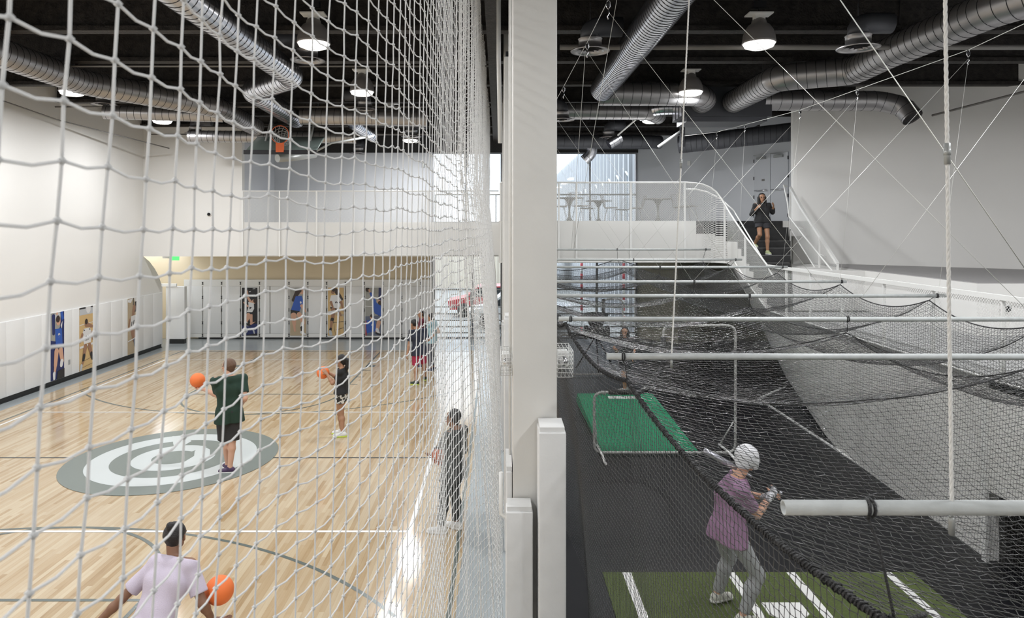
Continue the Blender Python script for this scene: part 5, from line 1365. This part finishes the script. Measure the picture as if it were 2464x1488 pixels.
    for n_, sg_ in (('L', -1), ('R', 1)):
        S.add(j['sh'+n_], j['sh'+n_], .055*s, .055*s, .04); arm(S, n_, frac=2.0, k=.02); leg(S, n_, frac=2.0, k=.03)
        S.add(j['pelvis']-up*.02-bf*.03+br*.05*sg_, j['hip'+n_]-bf*.035, .085*s, .085*s, .04)
        # foot
        fd = fr(foot_dir if foot_dir is not None else body_dir)[0] if not isinstance(foot_dir, dict) else fr(foot_dir[n_])[0]
        an = j['an'+n_]; S.add(an, an-Z*.035-fd*.02, .036*s, .034*s, .02); S.add(an-Z*.04*s, an+fd*.13*s-Z*.055*s, .033*s, .026*s, .02)
        # hand
        w = j['wr'+n_]; e = j['el'+n_]; hd = (w-e)/np.linalg.norm(w-e); spec = (hands or {}).get(n_, {})
        if 'dir' in spec: hd = np.array(spec['dir'], float); hd /= np.linalg.norm(hd)
        pn = np.array(spec.get('palm', -br*sg_), float); pn = pn-hd*(pn @ hd); pn /= np.linalg.norm(pn); side_ = np.cross(hd, pn)*(spec.get('flip', sg_))
        pal = w+hd*.085*s; curl = spec.get('curl', .5)
        for t in (-.028, -.009, .009, .028): S.add(w+hd*.012+side_*t*.6*s, pal+side_*t*s, .015*s, .0125*s, .012)
        for q, (t, ln) in enumerate(((-.030, .062), (-.0105, .076), (.0105, .080), (.031, .070))):
            b0 = pal+side_*t*s; d1 = hd*math.cos(curl*.6)+pn*math.sin(curl*.6)+side_*t*2.2; d1 /= np.linalg.norm(d1); d2 = hd*math.cos(curl*1.6)+pn*math.sin(curl*1.6)+side_*t*1.5; d2 /= np.linalg.norm(d2)
            m1 = b0+d1*ln*.55*s; S.add(b0, m1, .0105*s, .0095*s, .004); S.add(m1, m1+d2*ln*.5*s, .0095*s, .0075*s, .003)
        tb_ = w+hd*.03*s+side_*.03*s; td = hd*.6+side_*.75+pn*.45; td /= np.linalg.norm(td); S.add(tb_-side_*.01, tb_+td*.042*s, .0145*s, .0115*s, .01); S.add(tb_+td*.042*s, tb_+td*.042*s+(hd*.75+pn*.5)*.034*s, .0115*s, .009*s, .004)
    V, Q = S.mesh(); np_mesh('body', V, Q, skin, root)
    # ---- hair
    S = SDF(hc-.28-Z*.3, hc+.26, max(vox, .008))
    if helmet is None:
        n1 = (hc+hf*.045-Z*.0, hf*.80-Z*.62)
        S.add(hc+Z*.042-hf*.022, hc+Z*.03-hf*.03, .093*s, .090*s, .02, (n1,))
        S.add(hc+Z*.02-hf*.04, hc-Z*.045-hf*.05, .082*s, .050*s, .02, (n1,))
        if hair_kind == 'pony':
            S.add(hc+Z*.03-hf*.10, hc+Z*.01-hf*.135, .035, .038, .01); S.add(hc+Z*.01-hf*.135, hc-Z*.12-hf*.125, .040, .036, .02); S.add(hc-Z*.12-hf*.125, hc-Z*.26-hf*.10, .036, .014, .02)
        if hair_kind == 'long':
            for sg_ in (-1, 1): S.add(hc+hr*.065*sg_+Z*.0-hf*.015, hc+hr*.075*sg_-Z*.16-hf*.01, .045, .038, .02); S.add(hc+hr*.075*sg_-Z*.16-hf*.01, hc+hr*.085*sg_-Z*.28+hf*.02, .038, .018, .02)
            S.add(hc-hf*.07, hc-Z*.2-hf*.08, .075, .06, .02)
        if hair_kind == 'bun': S.add(hc+Z*.10-hf*.07, hc+Z*.12-hf*.08, .036, .034, .01)
        S.wrinkle(.0022, 110)
        V, Q = S.mesh(); np_mesh('hair', V, Q, hair, root)
    else:
        S.add(hc+Z*.045-hf*.015, hc+Z*.035-hf*.015, .120*s, .120*s, .02, ((hc-Z*.035, -Z),)); S.add(hc-Z*.0+hr*.075, hc-Z*.05+hr*.08, .05, .038, .02, ((hc-Z*.07, -Z),)); S.add(hc-Z*.0-hr*.075, hc-Z*.05-hr*.08, .05, .038, .02, ((hc-Z*.07, -Z),))
        S.add(hc-hf*.06, hc-hf*.07-Z*.02, .09, .08, .02, ((hc-Z*.06, -Z),))
        S.add(hc+hf*.10+Z*.035-hr*.04, hc+hf*.16+Z*.02+hr*.0, .022, .014, .03); S.add(hc+hf*.10+Z*.035+hr*.04, hc+hf*.16+Z*.02, .022, .014, .03)
        V, Q = S.mesh(); np_mesh('helmet', V, Q, helmet, root)
    # ---- eyes, mouth
    for sg_ in (-1, 1):
        b = MB(); b.sphere(hc+hf*.078+hr*.033*sg_+Z*.012, .0125, 10, 8); b.build('eye', mat('dark eye', (.03, .02, .02), .2), root)
    b = MB(); c_ = hc+hf*.0985-Z*.055
    b.tube([c_-hr*.024-hf*.012, c_-hr*.01, c_+hr*.01, c_+hr*.024-hf*.012], .0045, 6); b.build('lips', mat('lips', (.35, .12, .10), .5), root)
    # ---- shirt
    if shirt is not None:
        S = SDF(lo, hi, max(vox, .009)); hz = j['pelvis']-up*hem*s
        inf = .020; nk = (j['neck']+up*.012*s, up)
        torso(S, inf, .05, (nk,))
        for sg_ in (-1, 1):
            if hem > 0: S.add(j['pelvis']+br*.07*s*sg_, hz+br*.088*s*sg_, .121*s+.016, .124*s+.018, .03)
        for n_ in 'LR':
            if sleeve > 0: S.add(j['sh'+n_], j['sh'+n_], .062*s+.012, .062*s+.012, .03); arm(S, n_, .017, .02, sleeve, .012 if sleeve <= 1 else 0)
        S.cut(hz, -up); S.cut(j['neck']+up*.008*s, up)
        S.wrinkle(.0028, 34, len(lbl))
        V, Q = S.mesh(); np_mesh('shirt', V, Q, shirt, root)
    if pants is not None:
        S = SDF(lo, hi, max(vox, .009)); wz = j['pelvis']+up*.07*s
        for sg_, n_ in ((-1, 'L'), (1, 'R')):
            S.add(j['pelvis']+up*.07*s+br*.06*s*sg_, j['pelvis']+br*.07*s*sg_, .092*s, .104*s, .04, ((wz, up),))
            S.add(j['pelvis']-bf*.03*s+br*.05*s*sg_, j['hip'+n_]-bf*.03*s, .098*s, .098*s, .04, ((wz, up),))
            leg(S, n_, .015, .03, leg_len, flare if flare is not None else (.020 if leg_len < 1.5 else .004))
        S.wrinkle(.0034, 30, 1.3+len(lbl))
        V, Q = S.mesh(); np_mesh('shorts' if leg_len < 1.5 else 'trousers', V, Q, pants, root)
    # ---- shoes
    for n_ in 'LR':
        an = j['an'+n_]; fd = fr(foot_dir if foot_dir is not None else body_dir)[0] if not isinstance(foot_dir, dict) else fr(foot_dir[n_])[0]
        zf = an[2]-.085*s; g_ = V3(an[0], an[1], zf)
        S = SDF(g_-.22, g_+.25, .006)
        cut0 = ((g_+Z*.003, -Z),)
        S.add(g_-fd*.045+Z*.045, g_+Z*.05, .040, .043, .02, cut0); S.add(g_+Z*.045, g_+fd*.15+Z*.028, .044, .040, .02, cut0); S.add(g_-fd*.02+Z*.06, g_+Z*.085+fd*.01, .043, .043, .02, cut0)
        S.cut(g_+Z*.105, Z)
        V, Q = S.mesh(); sh = np_mesh('shoe', V, Q, shoe, root)
        S = SDF(g_-.22, g_+.25, .006); pl_ = ((g_+Z*.0, -Z), (g_+Z*.026, Z))
        S.add(g_-fd*.045+Z*.02, g_+Z*.02, .045, .046, .01, pl_); S.add(g_+Z*.02, g_+fd*.152+Z*.02, .046, .044, .01, pl_)
        V, Q = S.mesh(); np_mesh('sole', V, Q, sole, sh)
        if socks is not None:
            S = SDF(an-.2, an+.25, .007); ax_ = (j['kn'+n_]-an); ax_ /= np.linalg.norm(ax_); S.add(an-ax_*.02, an+ax_*.10, .043*s, .046*s, .01, ((an+ax_*.09, ax_),)); V, Q = S.mesh(); np_mesh('sock', V, Q, socks, root)
    if gloves is not None:
        for n_ in 'LR':
            w = j['wr'+n_]; e = j['el'+n_]; hd = (w-e)/np.linalg.norm(w-e); spec = (hands or {}).get(n_, {})
            if 'dir' in spec: hd = np.array(spec['dir'], float); hd /= np.linalg.norm(hd)
            pn = np.array(spec.get('palm', (0, 0, -1)), float); pn = pn-hd*(pn @ hd); pn /= np.linalg.norm(pn); sd = np.cross(hd, pn)
            S = SDF(w-.2, w+.22, .006)
            for t in (-.025, 0, .025): S.add(w-hd*.03+sd*t*.6, w+hd*.09+sd*t, .022, .021, .01)
            S.add(w-hd*.045, w-hd*.0, .036, .034, .01)
            V, Q = S.mesh(); np_mesh('batting_glove', V, Q, gloves, root)
    return root, j

def ball(lbl, p, m=ORANGE, r=.121, seams=False):
    root = thing('basketball', lbl, 'ball', p); b = MB(); b.sphere((0, 0, 0), r, 32, 20); b.build('shell', m, root)
    if seams:
        b = MB()
        for rot in (Matrix.Rotation(.3, 3, 'X'), Matrix.Rotation(PI/2, 3, 'X'), Matrix.Rotation(PI/2, 3, 'Y')): b.tube([rot @ Vector((r*math.cos(a), r*math.sin(a), 0)) for a in [2*PI*k/32 for k in range(32)]], .003, 4, closed=True)
        b.build('seam', DARK_STEEL, root)

def cloth(n, c, r=.8, **k): return mat(n, c, r, bump=.35, bscale=180, **k)
# man in dark green
loc = fl(549, 1138)
person('man in dark green shirt holding out an orange ball on the centre emblem', loc, {
    'elL': (-.20, .10, 1.24), 'wrL': (-.46, .16, 1.33), 'elR': (.27, .02, 1.22), 'wrR': (.16, .24, 1.10), 'anL': (-.06, .14, .09), 'anR': (.03, .0, .09), 'pelvis': (.0, .05, 1.0), 'neck': (.0, .04, 1.58), 'head': (-.02, .06, 1.73)},
    head_dir=78, body_dir=32, H=1.86, skin=SKIN_L, hair=HAIR_BR, shirt=cloth('dark green cotton', (.012, .038, .024)), sleeve=.72, hem=.17, pants=cloth('charcoal shorts', (.028, .026, .026)), leg_len=1.0, flare=.042, wide=1.08,
    shoe=mat('plum running shoe', (.06, .03, .08), .6), vox=.0072, foot_dir={'L': 40, 'R': 95}, hands={'L': {'dir': (-1, .2, .05), 'palm': (0, 0, 1), 'curl': .5}, 'R': {'palm': (-1, 0, 0)}})
ball('orange ball balanced on the outstretched hand of the man in green', (loc[0]-.585, loc[1]+.19, 1.325+.155))
# woman in black tank
loc = fl(822, 1050)
person('woman in black tank top and patterned shorts holding an orange ball at chest height', loc, {
    'elL': (-.13, .16, 1.10), 'wrL': (-.29, .14, 1.20), 'elR': (-.14, -.16, 1.06), 'wrR': (-.26, -.09, 1.22), 'anL': (-.03, .12, .08), 'anR': (.03, -.06, .08), 'pelvis': (.0, .0, .86), 'neck': (.01, .0, 1.32), 'head': (-.02, .0, 1.46)},
    head_dir=88, body_dir=84, H=1.58, skin=SKIN_M, hair_kind='pony', female=True, shirt=cloth('black knit', (.012, .012, .014)), sleeve=0, hem=.02,
    pants=mat('black and white print', (.5, .5, .5), .8), leg_len=.42, shoe=mat('white trainer', (.7, .7, .68), .6), sole=mat('lime sole', (.55, .7, .08), .6), vox=.0072, foot_dir={'L': 88, 'R': 100},
    hands={'L': {'dir': (-.7, -.1, .75), 'palm': (-.6, -.8, 0), 'curl': .6}, 'R': {'dir': (-.7, .1, .75), 'palm': (-.6, .8, 0), 'curl': .6}})
m = MATS['black and white print']; N, Lk = nt(m); tc = N.new('ShaderNodeTexCoord'); nn = N.new('ShaderNodeTexNoise'); nn.inputs['Scale'].default_value = 11; Lk.new(tc.outputs['Object'], nn.inputs['Vector'])
rp = N.new('ShaderNodeValToRGB'); rp.color_ramp.interpolation = 'CONSTANT'; rp.color_ramp.elements[0].color = (.03, .03, .03, 1); rp.color_ramp.elements[1].position = .5; rp.color_ramp.elements[1].color = (.7, .7, .68, 1); Lk.new(nn.outputs['Fac'], rp.inputs[0]); Lk.new(rp.outputs[0], N['Principled BSDF'].inputs['Base Color'])
ball('orange ball held by the woman in the black tank top', (loc[0]-.365, loc[1]+.02, 1.225))
# boy in navy and red
loc = fl(1003, 926)
person('young man in navy shirt and crimson shorts looking down, far on the court', loc, {
    'elL': (-.20, .06, 1.06), 'wrL': (-.24, -.02, .80), 'elR': (.26, .1, 1.12), 'wrR': (.38, .25, 1.2), 'anL': (-.02, -.02, .085), 'anR': (.17, .35, .12), 'pelvis': (.05, .1, .9), 'neck': (.02, .1, 1.42), 'head': (-.10, .13, 1.53)},
    head_dir=60, body_dir=25, H=1.68, skin=SKIN_M, shirt=cloth('navy cotton', (.02, .025, .045)), sleeve=.8, hem=.16, pants=cloth('crimson shorts', (.36, .02, .06)), leg_len=.95,
    shoe=mat('black lime trainer', (.02, .03, .02), .6), sole=mat('lime sole', (.55, .7, .08), .6), vox=.009, foot_dir={'L': 80, 'R': 0}, look=-35)
loc = fl(1040, 893)
person('person in pale blue shirt and grey trousers beyond the young man in red shorts', loc, {
    'elR': (.2, .0, 1.1), 'wrR': (.05, .12, 1.05), 'elL': (-.15, .15, 1.08), 'wrL': (-.02, .3, 1.1), 'pelvis': (0, .02, .9), 'neck': (-.01, 0, 1.38)},
    head_dir=70, body_dir=70, H=1.65, skin=SKIN_M, shirt=cloth('pale blue cotton', (.35, .55, .62)), sleeve=.5, hem=.1, pants=cloth('grey sweatpants', (.10, .11, .14)), leg_len=1.85, shoe=mat('navy shoe', (.03, .04, .09), .6), vox=.010)
loc = fl(1016, 884)
person('dark haired person in maroon top, farthest along the court', loc, {'pelvis': (0, 0, .92), 'neck': (0, 0, 1.42), 'elL': (-.1, .1, 1.1), 'wrL': (-.2, .2, 1.15)},
    head_dir=110, body_dir=100, H=1.66, skin=SKIN_M, shirt=cloth('maroon cotton', (.12, .02, .035)), sleeve=.6, hem=.1, pants=cloth('dark track trousers', (.03, .035, .04)), leg_len=1.9, shoe=mat('navy shoe', (.03, .04, .09), .6), vox=.011)
# grey figure close to the net
loc = (fl(1078, 1283)[0], fl(1078, 1283)[1], 0)
person('person in dark grey clothes and white shoes close behind the white net', loc, {
    'elR': (.20, .05, 1.08), 'wrR': (.10, .22, 1.0), 'elL': (-.14, .10, 1.05), 'wrL': (-.17, .16, 1.0), 'anL': (-.09, -.02, .085), 'anR': (.1, .12, .085), 'pelvis': (.07, .05, .88), 'neck': (.10, .04, 1.36), 'head': (.06, .06, 1.50)},
    head_dir=70, body_dir=60, H=1.62, skin=SKIN_D, hair=HAIR_B, shirt=cloth('charcoal jersey', (.055, .06, .06)), sleeve=1.6, hem=.2, pants=cloth('dark grey trousers', (.045, .05, .05)), leg_len=1.9,
    shoe=mat('white trainer', (.7, .7, .68), .6), vox=.0075, foot_dir={'L': 85, 'R': 60}, hands={'L': {'dir': (-.9, -.1, -.2), 'palm': (0, 0, 1)}})
ball('worn orange basketball with dark seams behind the white net', at(1061, 1098, loc[1]+.05), BALLDK, .121, True)
# dribbling player in the foreground
Yp = 5.75; X0 = (388-VX)*Yp/F
person('dark haired player in lavender shirt dribbling in the left foreground', (X0, Yp, 0), {
    'pelvis': (-.07, -.05, .72), 'neck': (.02, .22, 1.19), 'head': (-.01, .29, 1.345), 'elL': (-.38, .10, .90), 'wrL': (-.58, .02, .70), 'elR': (.30, .10, .86), 'wrR': (.33, .22, .66), 'anL': (-.22, -.25, .09), 'anR': (.15, .3, .09), 'knL': (-.2, .2, .42), 'knR': (.12, .38, .46)},
    head_dir=-10, body_dir=-8, H=1.68, skin=SKIN_D, shirt=cloth('lavender cotton', (.56, .50, .60)), sleeve=.75, hem=.06, pants=cloth('dark navy shorts', (.03, .03, .05)), leg_len=.9, shoe=mat('white trainer', (.7, .7, .68), .6), vox=.0068, hair_kind='bun', wide=.92, female=True,
    hands={'R': {'dir': (.7, .25, -.15), 'palm': (.1, .1, .9), 'curl': .35}, 'L': {'curl': .3}})
ball('orange ball beside the right hand of the dribbling foreground player', at(528, 1421, Yp+.28), ORANGE, .121)

# batter
loc = (2.40, 7.02, .012)
person('batter in white helmet, mauve shirt and light grey trousers', loc, {
    'pelvis': (-.06, .05, .88), 'neck': (.02, .07, 1.36), 'head': (.14, .10, 1.51), 'elR': (.20, .02, 1.02), 'wrR': (.36, .10, 1.17), 'elL': (.24, .42, 1.05), 'wrL': (.38, .22, 1.12), 'shL': (.10, .26, 1.32), 'shR': (.01, -.10, 1.30),
    'anL': (-.05, .40, .09), 'anR': (.06, .0, .09), 'knL': (.05, .36, .46), 'knR': (.21, .02, .46)},
    jscale=1.08, head_dir=-50, body_dir=-62, H=1.78, skin=SKIN_L, helmet=mat('glossy white helmet', (.72, .72, .74), .25), shirt=cloth('mauve jersey', (.32, .19, .30)), sleeve=.7, hem=.12, pants=cloth('light grey baseball trousers', (.36, .37, .38)), leg_len=1.93,
    shoe=mat('cream cleat', (.66, .66, .60), .6), vox=.0065, foot_dir={'L': -70, 'R': -85}, gloves=mat('white and black glove', (.5, .5, .52), .5, var=.9, vscale=30), hands={'R': {'dir': (.6, .5, .45), 'palm': (-.3, .6, -.4), 'curl': 1.2}, 'L': {'dir': (.6, -.4, .4), 'palm': (-.3, -.6, -.4), 'curl': 1.2}})
bt = thing('baseball_bat', 'baseball bat held back over the shoulder of the batter', 'bat', (loc[0]+.47, loc[1]+.15, 1.31))
a = Vector((0, 0, 0)); d_ = Vector((-.78, .1, .42)).normalized(); M = d_.to_track_quat('Z', 'Y').to_matrix()
b = MB(); b.lathe([(0, -.05), (.024, -.05), (.022, -.035), (.013, -.02), (.013, .3), (.02, .42), (.032, .56), (.033, .80), (.02, .83), (0, .83)], (0, 0, 0), 16, M); b.build('barrel', mat('silver bat', (.45, .45, .5), .3, .6), bt)
b = MB(); b.lathe([(.0145, -.03), (.0145, .28), (.013, .281)], (0, 0, 0), 12, M); b.build('grip', mat('black grip', (.02, .02, .02), .7), bt)
# pitcher behind the screen
loc = (fl(1508, 972)[0], fl(1508, 972)[1]+.1, .22)
person('pitcher with long dark hair standing on the bright green mat', loc, {
    'pelvis': (.02, .02, .84), 'neck': (.0, .0, 1.28), 'head': (-.03, -.02, 1.41), 'elL': (-.22, -.05, .98), 'wrL': (-.28, -.22, 1.05), 'elR': (.2, .05, 1.0), 'wrR': (.14, -.1, .85), 'anL': (-.03, -.02, .085), 'anR': (.02, .15, .085), 'knL': (-.06, -.03, .42)},
    head_dir=160, body_dir=150, H=1.6, skin=SKIN_M, hair_kind='long', shirt=cloth('graphite shirt', (.07, .065, .07)), sleeve=.9, hem=.12, pants=cloth('black shorts', (.03, .03, .035)), leg_len=.75, shoe=mat('pale trainer', (.45, .45, .43), .6), vox=.0085, foot_dir={'L': 150, 'R': 110}, female=True)
# woman on the stair
sx, sy, sz = 6.50, 17.05, 3.37
person('woman in black jacket and black shorts coming down the stairs', (sx, sy, sz), {
    'pelvis': (.0, .08, .86), 'neck': (-.02, .05, 1.27), 'head': (-.04, .0, 1.40), 'elL': (.26, .10, 1.05), 'wrL': (.22, -.05, 1.18), 'elR': (-.26, .1, 1.0), 'wrR': (-.20, -.08, 1.14), 'anL': (.09, -.02, .085), 'anR': (-.12, .28, .255), 'knL': (.08, -.04, .45), 'knR': (-.10, -.02, .50)},
    head_dir=172, body_dir=176, H=1.58, skin=SKIN_M, hair_kind='long', shirt=cloth('black fleece', (.02, .02, .022)), sleeve=1.7, hem=.06, pants=cloth('black shorts', (.02, .02, .02)), leg_len=.5, shoe=mat('lime grey trainer', (.4, .45, .25), .6), vox=.008, foot_dir=178, female=True)
